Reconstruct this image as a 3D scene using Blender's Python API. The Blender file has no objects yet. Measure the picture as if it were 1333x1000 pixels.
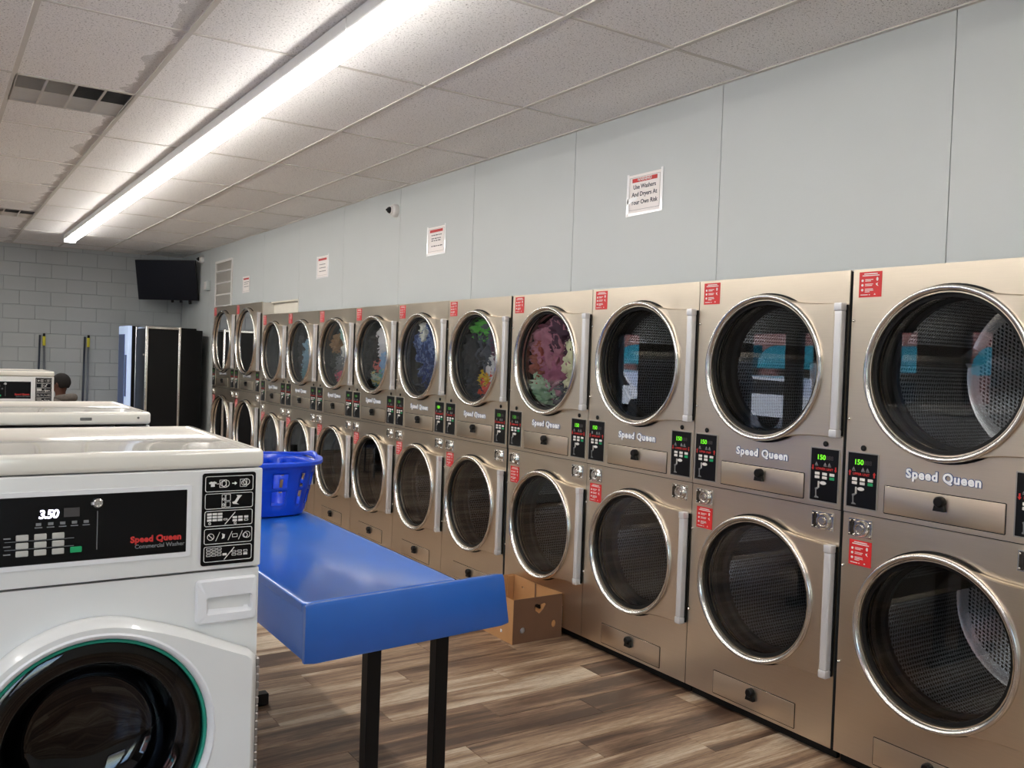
import bpy, bmesh, math, random
import numpy as np
from mathutils import Vector, Matrix, noise

random.seed(7)
PI = math.pi
SC = bpy.context.scene
COL = SC.collection

# ------------------------------------------------------------------ camera
CAM_POS = Vector((-3.232, -2.3309, 1.6592))
YAW, PITCH, ROLL, FPX = 0.5830, -0.0266, 0.0346, 1154.77
def make_camera():
    cy, sy, cp, sp = math.cos(YAW), math.sin(YAW), math.cos(PITCH), math.sin(PITCH)
    fw = Vector((sy * cp, cy * cp, sp)); r = Vector((cy, -sy, 0)); u = r.cross(fw)
    r2 = r * math.cos(ROLL) + u * math.sin(ROLL); u2 = -r * math.sin(ROLL) + u * math.cos(ROLL)
    cd = bpy.data.cameras.new('camera'); cd.sensor_width = 36; cd.sensor_fit = 'HORIZONTAL'
    cd.lens = FPX * 36 / 1333; cd.clip_start = 0.05; cd.clip_end = 200
    co = bpy.data.objects.new('camera', cd); COL.objects.link(co)
    M = Matrix.Identity(4)
    for i in range(3):
        M[i][0] = r2[i]; M[i][1] = u2[i]; M[i][2] = -fw[i]; M[i][3] = CAM_POS[i]
    co.matrix_world = M; SC.camera = co
make_camera()

# ------------------------------------------------------------------ light and exposure
SKY_STRENGTH = 1.3
LAMP_STRENGTH = 20.0
SC.view_settings.view_transform = 'Standard'
SC.view_settings.look = 'None'
SC.view_settings.gamma = 1.0
SC.view_settings.use_curve_mapping = False
SC.view_settings.exposure = 0.48
def make_world():
    w = bpy.data.worlds.new('sky'); SC.world = w; w.use_nodes = True
    nt = w.node_tree; nt.nodes.clear()
    o = nt.nodes.new('ShaderNodeOutputWorld'); b = nt.nodes.new('ShaderNodeBackground')
    s = nt.nodes.new('ShaderNodeTexSky'); s.sky_type = 'NISHITA'; s.sun_disc = False
    s.sun_elevation = math.radians(50); s.sun_rotation = math.radians(90); s.dust_density = 2.0
    b.inputs[1].default_value = SKY_STRENGTH
    nt.links.new(s.outputs[0], b.inputs[0]); nt.links.new(b.outputs[0], o.inputs[0])
make_world()

# ------------------------------------------------------------------ materials
def lin(c):
    return tuple(((v / 255) / 12.92 if v / 255 <= 0.04045 else ((v / 255 + 0.055) / 1.055) ** 2.4) for v in c) + (1.0,)
class N:
    """small node-tree helper"""
    def __init__(s, name):
        s.m = bpy.data.materials.new(name); s.m.use_nodes = True; s.t = s.m.node_tree
        s.b = s.t.nodes['Principled BSDF']
    def n(s, typ, **kw):
        x = s.t.nodes.new('ShaderNode' + typ)
        for k, v in kw.items(): setattr(x, k, v)
        return x
    def l(s, a, b): s.t.links.new(a, b)
    def setv(s, node, **kw):
        for k, v in kw.items(): node.inputs[k].default_value = v
    def math(s, op, a, b=None, clamp=False):
        x = s.n('Math', operation=op, use_clamp=clamp)
        for i, v in enumerate((a, b)):
            if v is None: continue
            if isinstance(v, (int, float)): x.inputs[i].default_value = v
            else: s.l(v, x.inputs[i])
        return x.outputs[0]
    def mix(s, fac, a, b, blend='MIX'):
        x = s.n('Mix', data_type='RGBA', blend_type=blend)
        if isinstance(fac, (int, float)): x.inputs[0].default_value = fac
        else: s.l(fac, x.inputs[0])
        for i, v in ((6, a), (7, b)):
            if isinstance(v, tuple): x.inputs[i].default_value = v
            else: s.l(v, x.inputs[i])
        return x.outputs[2]
    def noise(s, vec, scale, detail=3, rough=0.5, dist=0.0):
        x = s.n('TexNoise'); x.inputs['Scale'].default_value = scale; x.inputs['Detail'].default_value = detail
        x.inputs['Roughness'].default_value = rough; x.inputs['Distortion'].default_value = dist
        if vec is not None: s.l(vec, x.inputs['Vector'])
        return x.outputs[0]
    def ramp(s, fac, stops):
        x = s.n('ValToRGB'); e = x.color_ramp.elements
        while len(e) < len(stops): e.new(0.5)
        for i, (p, c) in enumerate(stops): e[i].position = p; e[i].color = c
        s.l(fac, x.inputs[0]); return x.outputs[0]
    def bump(s, h, strength, dist=0.01):
        x = s.n('Bump'); x.inputs['Strength'].default_value = strength; x.inputs['Distance'].default_value = dist
        s.l(h, x.inputs['Height']); s.l(x.outputs[0], s.b.inputs['Normal'])

def plain(name, rgb, rough=0.5, metal=0.0, var=0.06, scale=12.0, bump=0.0, bscale=None, coat=0.0, spec=0.5):
    k = N(name); tc = k.n('TexCoord').outputs['Object']; c = lin(rgb)
    nz = k.noise(tc, scale, 4)
    lo = tuple(v * (1 - var) for v in c[:3]) + (1,); hi = tuple(min(1, v * (1 + var)) for v in c[:3]) + (1,)
    k.l(k.mix(nz, lo, hi), k.b.inputs['Base Color'])
    k.b.inputs['Roughness'].default_value = rough; k.b.inputs['Metallic'].default_value = metal
    k.b.inputs['Specular IOR Level'].default_value = spec
    if coat: k.b.inputs['Coat Weight'].default_value = coat; k.b.inputs['Coat Roughness'].default_value = 0.06
    if bump: k.bump(k.noise(tc, bscale or scale * 8, 3), bump, 0.005)
    return k.m

def emit(name, rgb, strength):
    k = N(name); c = lin(rgb)
    k.b.inputs['Base Color'].default_value = c; k.b.inputs['Emission Color'].default_value = c
    k.b.inputs['Emission Strength'].default_value = strength; return k.m

def steel(name, rgb, rough, stretch=(1.5, 1.5, 90), var=0.08):
    k = N(name); tc = k.n('TexCoord').outputs['Object']
    mp = k.n('Mapping'); mp.inputs['Scale'].default_value = stretch; k.l(tc, mp.inputs[0])
    nz = k.noise(mp.outputs[0], 4, 4, 0.6); big = k.noise(tc, 2.2, 3)
    c = lin(rgb)
    a = k.mix(nz, tuple(v * (1 - var) for v in c[:3]) + (1,), tuple(min(1, v * (1 + var)) for v in c[:3]) + (1,))
    k.l(a, k.b.inputs['Base Color']); k.b.inputs['Metallic'].default_value = 1.0
    r = k.n('MapRange'); r.inputs['To Min'].default_value = rough * 0.8; r.inputs['To Max'].default_value = rough * 1.25
    k.l(big, r.inputs['Value']); k.l(r.outputs[0], k.b.inputs['Roughness'])
    k.bump(nz, 0.03, 0.002); return k.m

def glass(name, tint=(0.9, 0.92, 0.92), ior=1.52, boost=1.0):
    """thin pane: Fresnel mix of a clear sheet and a mirror"""
    k = N(name); k.t.nodes.remove(k.b)
    out = k.t.nodes['Material Output']
    fr = k.n('Fresnel'); fr.inputs[0].default_value = ior
    tr = k.n('BsdfTransparent'); tr.inputs[0].default_value = tint + (1,)
    gl = k.n('BsdfGlossy'); gl.inputs['Roughness'].default_value = 0.0
    tc = k.n('TexCoord').outputs['Object']; nz = k.noise(tc, 3, 2)
    gc = k.mix(nz, (0.95, 0.97, 1, 1), (1, 1, 1, 1)); k.l(gc, gl.inputs[0])
    mx = k.n('MixShader'); k.l(k.math('MULTIPLY', fr.outputs[0], boost, True), mx.inputs[0])
    k.l(tr.outputs[0], mx.inputs[1]); k.l(gl.outputs[0], mx.inputs[2]); k.l(mx.outputs[0], out.inputs[0])
    return k.m

def perforated(name, side):
    """sheet metal with punched holes; the pattern follows the drum wall or its flat back"""
    k = N(name); tc = k.n('TexCoord').outputs['Object']
    sx = k.n('SeparateXYZ'); k.l(tc, sx.inputs[0]); cv = k.n('CombineXYZ')
    if side:
        ang = k.math('ARCTAN2', sx.outputs[2], sx.outputs[0]); a = k.math('MULTIPLY', ang, 0.38)
        k.l(a, cv.inputs[0]); k.l(k.math('ADD', sx.outputs[1], k.math('MULTIPLY', a, 0.5)), cv.inputs[1])
    else:
        k.l(sx.outputs[0], cv.inputs[0]); k.l(k.math('ADD', sx.outputs[2], k.math('MULTIPLY', sx.outputs[0], 0.5)), cv.inputs[1])
    v = k.n('TexVoronoi', voronoi_dimensions='2D'); v.inputs['Scale'].default_value = 56; v.inputs['Randomness'].default_value = 0.0
    k.l(cv.outputs[0], v.inputs['Vector'])
    hole = k.math('LESS_THAN', v.outputs['Distance'], 0.33)
    if not side:
        rr = k.math('SQRT', k.math('ADD', k.math('POWER', sx.outputs[0], 2), k.math('POWER', sx.outputs[2], 2)))
        hole = k.math('MULTIPLY', hole, k.math('MULTIPLY', k.math('GREATER_THAN', rr, 0.10), k.math('LESS_THAN', rr, 0.33)))
    else:
        hole = k.math('MULTIPLY', hole, k.math('GREATER_THAN', sx.outputs[1], 0.20))
    k.l(k.mix(hole, (0.72, 0.74, 0.77, 1), (0.002, 0.006, 0.006, 1)), k.b.inputs['Base Color'])
    k.l(k.math('SUBTRACT', 1.0, hole), k.b.inputs['Metallic'])
    k.b.inputs['Roughness'].default_value = 0.26
    k.bump(k.math('SUBTRACT', 1.0, hole), 0.4, 0.003); return k.m

def plank_mat():
    k = N('wood_plank'); pos = k.n('NewGeometry'); oi = k.n('ObjectInfo')
    rnd = k.math('FRACT', k.math('ADD', oi.outputs['Random'], k.math('MULTIPLY', pos.outputs['Random Per Island'], 0.731)))
    cv = k.n('CombineXYZ'); k.l(k.math('MULTIPLY', rnd, 37.0), cv.inputs[0]); k.l(k.math('MULTIPLY', rnd, 91.0), cv.inputs[1])
    ad = k.n('VectorMath', operation='ADD'); k.l(pos.outputs['Position'], ad.inputs[0]); k.l(cv.outputs[0], ad.inputs[1])
    m1 = k.n('Mapping'); m1.inputs['Scale'].default_value = (0.50, 5.0, 1); k.l(ad.outputs[0], m1.inputs[0])
    m2 = k.n('Mapping'); m2.inputs['Scale'].default_value = (2.5, 60.0, 1); k.l(ad.outputs[0], m2.inputs[0])
    m3 = k.n('Mapping'); m3.inputs['Scale'].default_value = (9.0, 120.0, 1); k.l(ad.outputs[0], m3.inputs[0])
    broad = k.noise(m1.outputs[0], 1.6, 4, 0.6, 0.6); fine = k.noise(m2.outputs[0], 1.3, 5, 0.65, 0.4); fleck = k.noise(m3.outputs[0], 2.0, 3, 0.6)
    f = k.math('ADD', k.math('MULTIPLY', broad, 0.85), k.math('MULTIPLY', fine, 0.30))
    f = k.math('ADD', f, k.math('MULTIPLY', k.math('SUBTRACT', rnd, 0.5), 0.20))
    col = k.ramp(f, [(0.42, lin((76, 56, 44))), (0.53, lin((122, 96, 76))), (0.62, lin((160, 134, 108))), (0.74, lin((200, 184, 162)))])
    dark = k.ramp(fleck, [(0.36, (0.55, 0.52, 0.5, 1)), (0.5, (1, 1, 1, 1))])
    k.l(k.mix(0.8, col, dark, 'MULTIPLY'), k.b.inputs['Base Color'])
    k.b.inputs['Roughness'].default_value = 0.42
    k.bump(fine, 0.10, 0.002); return k.m

def tile_mat():
    k = N('ceiling_tile'); pos = k.n('NewGeometry').outputs['Position']; oi = k.n('ObjectInfo')
    sp = k.noise(pos, 95, 2, 0.5); sp2 = k.noise(pos, 190, 2, 0.5); big = k.noise(pos, 1.3, 3)
    pit = k.ramp(sp, [(0.32, (0.45, 0.44, 0.43, 1)), (0.40, (1, 1, 1, 1))])
    pit2 = k.ramp(sp2, [(0.34, (0.6, 0.6, 0.6, 1)), (0.42, (1, 1, 1, 1))])
    base = k.mix(big, lin((243, 242, 240)), lin((250, 249, 247)))
    base = k.mix(oi.outputs['Random'], base, k.mix(0.5, base, lin((236, 233, 229))))
    c = k.mix(1.0, k.mix(1.0, base, pit, 'MULTIPLY'), pit2, 'MULTIPLY')
    # grey-brown damp stains creeping out from one grid bar
    sx = k.n('SeparateXYZ'); k.l(pos, sx.inputs[0])
    dist = k.math('SUBTRACT', STAIN_X, sx.outputs[0])
    edge = k.math('SUBTRACT', k.math('MULTIPLY', k.noise(pos, 2.6, 4, 0.6), 0.42), 0.09)
    inside = k.math('MULTIPLY', k.math('GREATER_THAN', dist, 0.0), k.math('LESS_THAN', k.math('ADD', dist, 0.05), k.math('SUBTRACT', edge, 0.0)))
    inside = k.math('MULTIPLY', inside, k.math('LESS_THAN', dist, 0.3))
    c = k.mix(k.math('MULTIPLY', inside, 0.42), c, lin((150, 146, 138)))
    k.l(c, k.b.inputs['Base Color']); k.b.inputs['Roughness'].default_value = 0.95
    k.bump(sp, 0.25, 0.003); return k.m

def denim_mat():
    k = N('marbled_denim'); tc = k.n('TexCoord').outputs['Object']
    a = k.noise(tc, 14, 4, 0.7, 1.5)
    k.l(k.ramp(a, [(0.35, lin((18, 32, 78))), (0.5, lin((44, 72, 138))), (0.58, lin((150, 172, 214))), (0.63, lin((40, 62, 124)))]), k.b.inputs['Base Color'])
    k.b.inputs['Roughness'].default_value = 0.9; return k.m
def print_mat():
    k = N('patterned_cotton'); tc = k.n('TexCoord').outputs['Object']
    v = k.n('TexVoronoi'); v.inputs['Scale'].default_value = 34; k.l(tc, v.inputs['Vector'])
    sx = k.n('SeparateColor'); k.l(v.outputs['Color'], sx.inputs[0])
    k.l(k.ramp(sx.outputs[0], [(0.0, lin((90, 190, 180))), (0.4, lin((226, 226, 210))), (0.6, lin((46, 130, 140))), (0.85, lin((232, 214, 130)))]), k.b.inputs['Base Color'])
    k.b.inputs['Roughness'].default_value = 0.9; return k.m
def brick_mat():
    k = N('street_brick'); tc = k.n('TexCoord').outputs['Object']
    sx = k.n('SeparateXYZ'); k.l(tc, sx.inputs[0]); cv = k.n('CombineXYZ'); k.l(sx.outputs[1], cv.inputs[0]); k.l(sx.outputs[2], cv.inputs[1])
    b = k.n('TexBrick'); b.inputs['Scale'].default_value = 2.2; k.l(cv.outputs[0], b.inputs['Vector'])
    b.inputs['Color1'].default_value = lin((150, 88, 78)); b.inputs['Color2'].default_value = lin((122, 66, 60)); b.inputs['Mortar'].default_value = lin((190, 176, 170))
    k.l(b.outputs[0], k.b.inputs['Base Color']); k.b.inputs['Roughness'].default_value = 0.9; return k.m
def block_mat():
    k = N('painted_block'); pos = k.n('NewGeometry').outputs['Position']; oi = k.n('ObjectInfo')
    c = k.mix(k.noise(pos, 3, 4), lin((172, 178, 179)), lin((184, 189, 189)))
    c = k.mix(k.math('MULTIPLY', oi.outputs['Random'], 0.35), c, lin((164, 170, 172)))
    k.l(c, k.b.inputs['Base Color']); k.b.inputs['Roughness'].default_value = 0.7
    k.bump(k.noise(pos, 70, 4, 0.7), 0.35, 0.004); return k.m

STAIN_X = -0.4313 - 1.5 * 1.2192
M = {}
M['plank'] = plank_mat(); M['tile'] = tile_mat(); M['block'] = block_mat()
M['mortar'] = plain('block_mortar', (158, 164, 166), 0.9, bump=0.3)
M['wallpanel'] = plain('painted_wall_panel', (194, 199, 198), 0.55, var=0.025, scale=3, bump=0.06, bscale=150)
M['wallgap'] = plain('dark_seam', (52, 54, 54), 0.9)
M['wallplain'] = plain('painted_wall', (196, 200, 198), 0.7, var=0.03, bump=0.05)
M['walldark'] = plain('shaded_window_wall', (104, 100, 96), 0.7)  # window wall darkened: its backlit shade is put into the colour
M['grid'] = plain('grid_bar_white', (206, 202, 194), 0.5, var=0.04)
M['steel'] = steel('brushed_stainless', (220, 207, 188), 0.30)
M['steelside'] = plain('galvanised_side', (226, 222, 212), 0.6)
M['chrome'] = steel('polished_chrome', (222, 220, 216), 0.17, (3, 3, 3), 0.03)
M['alu'] = plain('satin_aluminium', (214, 214, 216), 0.32, 0.35, var=0.03)
M['darkmetal'] = plain('dark_throat_metal', (84, 79, 73), 0.24, 0.9)
M['lipmetal'] = steel('throat_lip_steel', (190, 178, 160), 0.16, (3, 3, 3), 0.05)
M['rubber'] = plain('black_rubber', (8, 8, 8), 0.55, spec=0.3)
M['drum'] = perforated('drum_wall_perforated', True); M['drumback'] = perforated('drum_back_perforated', False)
M['doorglass'] = glass('dryer_door_glass', (0.86, 0.88, 0.88), 1.50, 1.15)
M['winglass'] = glass('window_glass', (0.93, 0.95, 0.95), 1.45, 1.0)
M['washglass'] = glass('washer_bowl_glass', (0.26, 0.26, 0.28), 1.5, 1.0)
M['ctrl'] = plain('control_black', (7, 8, 11), 0.30, spec=0.3)
M['ctrledge'] = plain('control_edge_silver', (176, 172, 164), 0.35, 0.7)
M['green_led'] = emit('green_led_digits', (110, 230, 40), 0.5)
M['green_dim'] = emit('green_led_faint', (70, 150, 50), 0.12)
M['dim_led'] = plain('unlit_led_digits', (64, 60, 60), 0.4)
M['white_led'] = emit('white_led_digits', (235, 232, 255), 3.0)
M['btn_white'] = plain('button_white', (226, 224, 220), 0.4)
M['btn_grey'] = plain('button_grey', (186, 184, 178), 0.4)
M['btn_green'] = plain('button_green', (18, 158, 98), 0.4)
M['ink_red'] = plain('red_print', (196, 44, 40), 0.5)
M['ink_white'] = plain('white_print', (224, 222, 218), 0.5)
M['ink_grey'] = plain('grey_print', (120, 122, 124), 0.5)
M['ink_dark'] = plain('dark_print', (40, 42, 58), 0.5)
M['sticker'] = plain('red_sticker', (206, 42, 44), 0.35, var=0.12, scale=20)
M['logo_blue'] = plain('logo_blue_outline', (58, 84, 138), 0.4)
M['logo_white'] = plain('logo_silver_white', (236, 238, 240), 0.3)
M['paper'] = plain('paper_white', (240, 234, 230), 0.6, var=0.03)
M['tape'] = plain('clear_tape', (252, 252, 252), 0.15, var=0.02, coat=0.6)
M['white'] = plain('washer_white_enamel', (224, 224, 222), 0.24, var=0.02, coat=0.4)
M['whitetop'] = plain('washer_top_enamel', (228, 224, 214), 0.14, var=0.02, coat=0.5)
M['whitepl'] = plain('white_plastic', (226, 226, 228), 0.35, var=0.02)
M['teal'] = plain('teal_gasket', (28, 140, 118), 0.4)
M['panelblack'] = plain('glossy_black_panel', (6, 6, 8), 0.20, spec=0.3)
M['hinge'] = plain('hinge_grey', (150, 144, 140), 0.4, 0.7)
M['washdrum'] = plain('washer_inner_drum', (38, 38, 42), 0.30, 0.9)
M['tablebl'] = plain('blue_gelcoat', (30, 98, 190), 0.30, var=0.10, scale=5, coat=0.8); M['tablebl'].node_tree.nodes['Principled BSDF'].inputs['Coat Roughness'].default_value = 0.14
M['blackpt'] = plain('black_powder_coat', (8, 8, 9), 0.45, spec=0.3)
M['basket'] = plain('blue_plastic', (8, 70, 206), 0.28, var=0.05, coat=0.2)
M['card'] = plain('cardboard', (184, 136, 88), 0.85, var=0.10, scale=8, bump=0.06)
M['cardshade_tape'] = plain('cardboard_shaded_and_tape', (108, 76, 54), 0.8, var=0.10, scale=8)  # front board's shade painted into the brown; the tape strip shares it
M['lens'] = emit('lamp_lens', (255, 251, 246), LAMP_STRENGTH)
M['lampbody'] = plain('lamp_housing_white', (214, 214, 212), 0.4)
M['ventdark'] = plain('vent_dark', (96, 95, 92), 0.7)
M['ventmid'] = plain('vent_mid', (196, 192, 184), 0.6)
M['ventlight'] = plain('vent_light', (190, 186, 178), 0.5)
M['tvscreen'] = plain('tv_screen', (8, 10, 18), 0.35, spec=0.25)
M['blackpl'] = plain('black_plastic', (9, 9, 10), 0.4, spec=0.3)
M['blackcab'] = plain('black_laminate', (7, 7, 8), 0.45, spec=0.25)
M['vendlit'] = emit('vending_backlit_panel', (196, 216, 250), 0.35)
M['vendblue'] = plain('vending_blue_print', (84, 112, 172), 0.3)
M['polegrey'] = plain('grey_pole', (120, 126, 134), 0.35, 0.5)
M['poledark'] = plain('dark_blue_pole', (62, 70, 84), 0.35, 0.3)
M['yellow'] = plain('yellow_grip', (222, 214, 66), 0.5)
M['mop'] = plain('mop_yarn', (196, 190, 176), 0.95, bump=0.4)
M['skin'] = plain('skin_brown', (92, 56, 42), 0.55, var=0.05)
M['hair'] = plain('black_hair', (18, 14, 13), 0.85, bump=0.5, bscale=120)
M['hood'] = plain('grey_hoodie', (100, 94, 88), 0.95, var=0.45, scale=60, bump=0.15)
M['hoodlining'] = plain('pale_hood_lining', (170, 172, 176), 0.95)
M['trouser'] = plain('dark_trousers', (40, 44, 56), 0.9)
M['shoe'] = plain('shoe_dark', (36, 34, 34), 0.6)
M['chairpl'] = plain('chair_plastic', (46, 62, 96), 0.5)
M['concrete'] = plain('painted_plinth', (168, 168, 164), 0.8, bump=0.2)
M['asphalt'] = plain('asphalt', (112, 112, 112), 0.9, bump=0.3)
M['walk'] = plain('sidewalk', (176, 172, 166), 0.9)
M['brick'] = brick_mat()
M['awning'] = plain('teal_awning_cloth', (24, 126, 142), 0.8)
M['darkwin'] = plain('dark_shop_window', (30, 38, 46), 0.1)
M['carwhite'] = plain('car_white_paint', (226, 228, 232), 0.25, coat=0.5)
M['carglass'] = plain('car_window', (24, 30, 38), 0.08)
M['tyre'] = plain('tyre', (20, 20, 20), 0.8)
M['camwhite'] = plain('camera_white', (224, 222, 218), 0.4)
M['boxgrey'] = plain('junction_box', (188, 196, 196), 0.5)
M['cream'] = plain('cream_board', (232, 226, 210), 0.7)
M['frame'] = plain('window_frame_dark', (60, 60, 60), 0.4, 0.5)

# ------------------------------------------------------------------ mesh builder
class MB:
    def __init__(s): s.v = []; s.f = []
    def add(s, vs, fs):
        o = len(s.v); s.v += [tuple(v) for v in vs]; s.f += [tuple(i + o for i in f) for f in fs]; return s
    def box(s, x0, x1, y0, y1, z0, z1):
        return s.add([(x0, y0, z0), (x1, y0, z0), (x1, y1, z0), (x0, y1, z0), (x0, y0, z1), (x1, y0, z1), (x1, y1, z1), (x0, y1, z1)],
                     [(0, 3, 2, 1), (4, 5, 6, 7), (0, 1, 5, 4), (1, 2, 6, 5), (2, 3, 7, 6), (3, 0, 4, 7)])
    def bbox(s, x0, x1, y0, y1, z0, z1, b=0.005, seg=2):
        bm = bmesh.new(); bmesh.ops.create_cube(bm, size=1.0)
        for v in bm.verts:
            v.co = Vector(((x0 + x1) / 2 + v.co.x * (x1 - x0), (y0 + y1) / 2 + v.co.y * (y1 - y0), (z0 + z1) / 2 + v.co.z * (z1 - z0)))
        b = min(b, 0.45 * min(x1 - x0, y1 - y0, z1 - z0))
        bmesh.ops.bevel(bm, geom=bm.edges[:], offset=b, segments=seg, profile=0.6, affect='EDGES')
        return s.frombm(bm)
    def frombm(s, bm):
        bm.verts.index_update(); s.add([v.co[:] for v in bm.verts], [[v.index for v in f.verts] for f in bm.faces]); bm.free(); return s
    def loft(s, rings, closed=True, cap0=False, cap1=False):
        n = len(rings[0]); vs = [p for r in rings for p in r]; fs = []
        for i in range(len(rings) - 1):
            for j in range(n if closed else n - 1):
                k = (j + 1) % n; fs.append((i * n + j, i * n + k, (i + 1) * n + k, (i + 1) * n + j))
        if cap0: fs.append(tuple(range(n - 1, -1, -1)))
        if cap1: fs.append(tuple(range((len(rings) - 1) * n, len(rings) * n)))
        return s.add(vs, fs)
    def lathe(s, prof, c=(0, 0, 0), seg=48, axis='y', a0=0, a1=2 * PI):
        full = abs(a1 - a0 - 2 * PI) < 1e-6; m = seg if full else seg + 1; rings = []
        for r, h in prof:
            ring = []
            for i in range(m):
                a = a0 + (a1 - a0) * i / seg; ca, sa = r * math.cos(a), r * math.sin(a)
                p = {'y': (ca, h, sa), 'z': (ca, sa, h), 'x': (h, ca, sa)}[axis]
                ring.append((p[0] + c[0], p[1] + c[1], p[2] + c[2]))
            rings.append(ring)
        return s.loft(rings, closed=full)
    def disc(s, r, y, c=(0, 0, 0), seg=48, axis='y'):
        vs = []
        for i in range(seg):
            a = 2 * PI * i / seg; ca, sa = r * math.cos(a), r * math.sin(a)
            p = {'y': (ca, y, sa), 'z': (ca, sa, y), 'x': (y, ca, sa)}[axis]; vs.append((p[0] + c[0], p[1] + c[1], p[2] + c[2]))
        return s.add(vs, [tuple(range(seg))])
    def cyl(s, r, h0, h1, c=(0, 0, 0), seg=20, axis='y', r1=None):
        r1 = r if r1 is None else r1
        s.lathe([(r, h0), (r1, h1)], c, seg, axis); s.disc(r, h0, c, seg, axis); s.disc(r1, h1, c, seg, axis); return s
    def tube(s, pts, r, seg=10, cap=True):
        pts = [Vector(p) for p in pts]; rings = []; up = Vector((0, 0, 1))
        for i, p in enumerate(pts):
            t = (pts[min(i + 1, len(pts) - 1)] - pts[max(i - 1, 0)]).normalized()
            a = t.cross(up if abs(t.z) < 0.95 else Vector((1, 0, 0))).normalized(); b = t.cross(a)
            rr = r[i] if isinstance(r, (list, tuple)) else r
            rings.append([tuple(p + (a * math.cos(2 * PI * j / seg) + b * math.sin(2 * PI * j / seg)) * rr) for j in range(seg)])
        return s.loft(rings, True, cap, cap)
    def prism(s, poly, y0, y1):
        """polygon of (x, z) points extruded along y"""
        n = len(poly)
        return s.add([(x, y0, z) for x, z in poly] + [(x, y1, z) for x, z in poly],
                     [tuple(range(n)), tuple(range(2 * n - 1, n - 1, -1))] + [(i, i + n, (i + 1) % n + n, (i + 1) % n) for i in range(n)])
    def mesh(s, name, mat=None, smooth=None, fix=True):
        me = bpy.data.meshes.new(name); me.from_pydata(s.v, [], s.f); me.validate()
        if fix:
            bm = bmesh.new(); bm.from_mesh(me); bmesh.ops.remove_doubles(bm, verts=bm.verts, dist=1e-5)
            bmesh.ops.recalc_face_normals(bm, faces=bm.faces); bm.to_mesh(me); bm.free()
        if smooth:
            me.polygons.foreach_set('use_smooth', [True] * len(me.polygons))
            if smooth is not True: me.set_sharp_from_angle(angle=math.radians(smooth))
        if mat: me.materials.append(mat)
        return me

def obj(name, me, parent=None, loc=(0, 0, 0), rot=None, label=None):
    o = bpy.data.objects.new(name, me); COL.objects.link(o); o.location = loc
    if rot: o.rotation_euler = rot
    if parent: o.parent = parent
    if label: o['label'] = label
    return o
def ob(name, mb, mat, parent=None, loc=(0, 0, 0), smooth=35, rot=None, label=None):
    return obj(name, mb.mesh(name, M[mat], smooth), parent, loc, rot, label)
def tag(o, label, cat, group=None):
    o['label'] = label; o['category'] = cat
    if group: o['group'] = group
    return o
def thing(name, label, cat, loc=(0, 0, 0), rz=0.0, group=None):
    o = obj(name, None, None, loc); o.rotation_euler = (0, 0, rz); o.empty_display_size = 0.1
    return tag(o, label, cat, group)
def struct(name, mb, mat, smooth=None):
    o = ob(name, mb, mat, smooth=smooth); o['kind'] = 'structure'; return o
def dup(o, parent=None):
    c = o.copy(); COL.objects.link(c); c.parent = parent
    for ch in list(o.children): dup(ch, c)
    return c

_txt = {}
def text_mesh(s, size, mat, extrude=0.0006, offset=0.0, align='LEFT', shear=0.0, space=1.0, key=''):
    """lettering as a mesh standing in the x-z plane, read from -y"""
    k = (s, size, mat, extrude, offset, align, shear, space)
    if k in _txt: return _txt[k]
    cu = bpy.data.curves.new('lettering', 'FONT'); cu.body = s; cu.size = size; cu.extrude = extrude; cu.offset = offset
    cu.align_x = align; cu.shear = shear; cu.space_character = space; cu.resolution_u = 3
    o = bpy.data.objects.new('lettering', cu); COL.objects.link(o); bpy.context.view_layer.update()
    me = bpy.data.meshes.new_from_object(o.evaluated_get(bpy.context.evaluated_depsgraph_get()))
    bpy.data.objects.remove(o)
    for v in me.vertices: v.co = Vector((v.co.x, -v.co.z, v.co.y))
    me.materials.clear(); me.materials.append(M[mat]); _txt[k] = me; return me

def rounded(x0, x1, z0, z1, r, n=5):
    pts = []
    for cx, cz, a in ((x1 - r, z1 - r, 0), (x0 + r, z1 - r, 90), (x0 + r, z0 + r, 180), (x1 - r, z0 + r, 270)):
        for i in range(n + 1):
            t = math.radians(a + 90 * i / n); pts.append((cx + r * math.cos(t), cz + r * math.sin(t)))
    return pts
def frame2d(mb, x0, x1, z0, z1, w, y0, y1, r=0.004):
    """thin rounded outline lying in the x-z plane"""
    a = rounded(x0, x1, z0, z1, r); b = rounded(x0 + w, x1 - w, z0 + w, z1 - w, max(r - w, 0.0005)); n = len(a)
    mb.loft([[(x, y1, z) for x, z in a], [(x, y0, z) for x, z in a], [(x, y0, z) for x, z in b], [(x, y1, z) for x, z in b]], True)
    return mb
def holed_panel(x0, x1, z0, z1, cx, cz, r, y0, y1, seg=64):
    """rectangular sheet with a round hole"""
    angs = sorted(set([2 * PI * i / seg for i in range(seg)] + [math.atan2(z - cz, x - cx) % (2 * PI) for x in (x0, x1) for z in (z0, z1)]))
    out, inn = [], []
    for a in angs:
        c, s_ = math.cos(a), math.sin(a); t = 1e9
        if c > 1e-9: t = min(t, (x1 - cx) / c)
        if c < -1e-9: t = min(t, (x0 - cx) / c)
        if s_ > 1e-9: t = min(t, (z1 - cz) / s_)
        if s_ < -1e-9: t = min(t, (z0 - cz) / s_)
        out.append((cx + t * c, cz + t * s_)); inn.append((cx + r * c, cz + r * s_))
    mb = MB()
    mb.loft([[(x, y1, z) for x, z in out], [(x, y0, z) for x, z in out], [(x, y0, z) for x, z in inn], [(x, y1, z) for x, z in inn]], True)
    return mb
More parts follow.
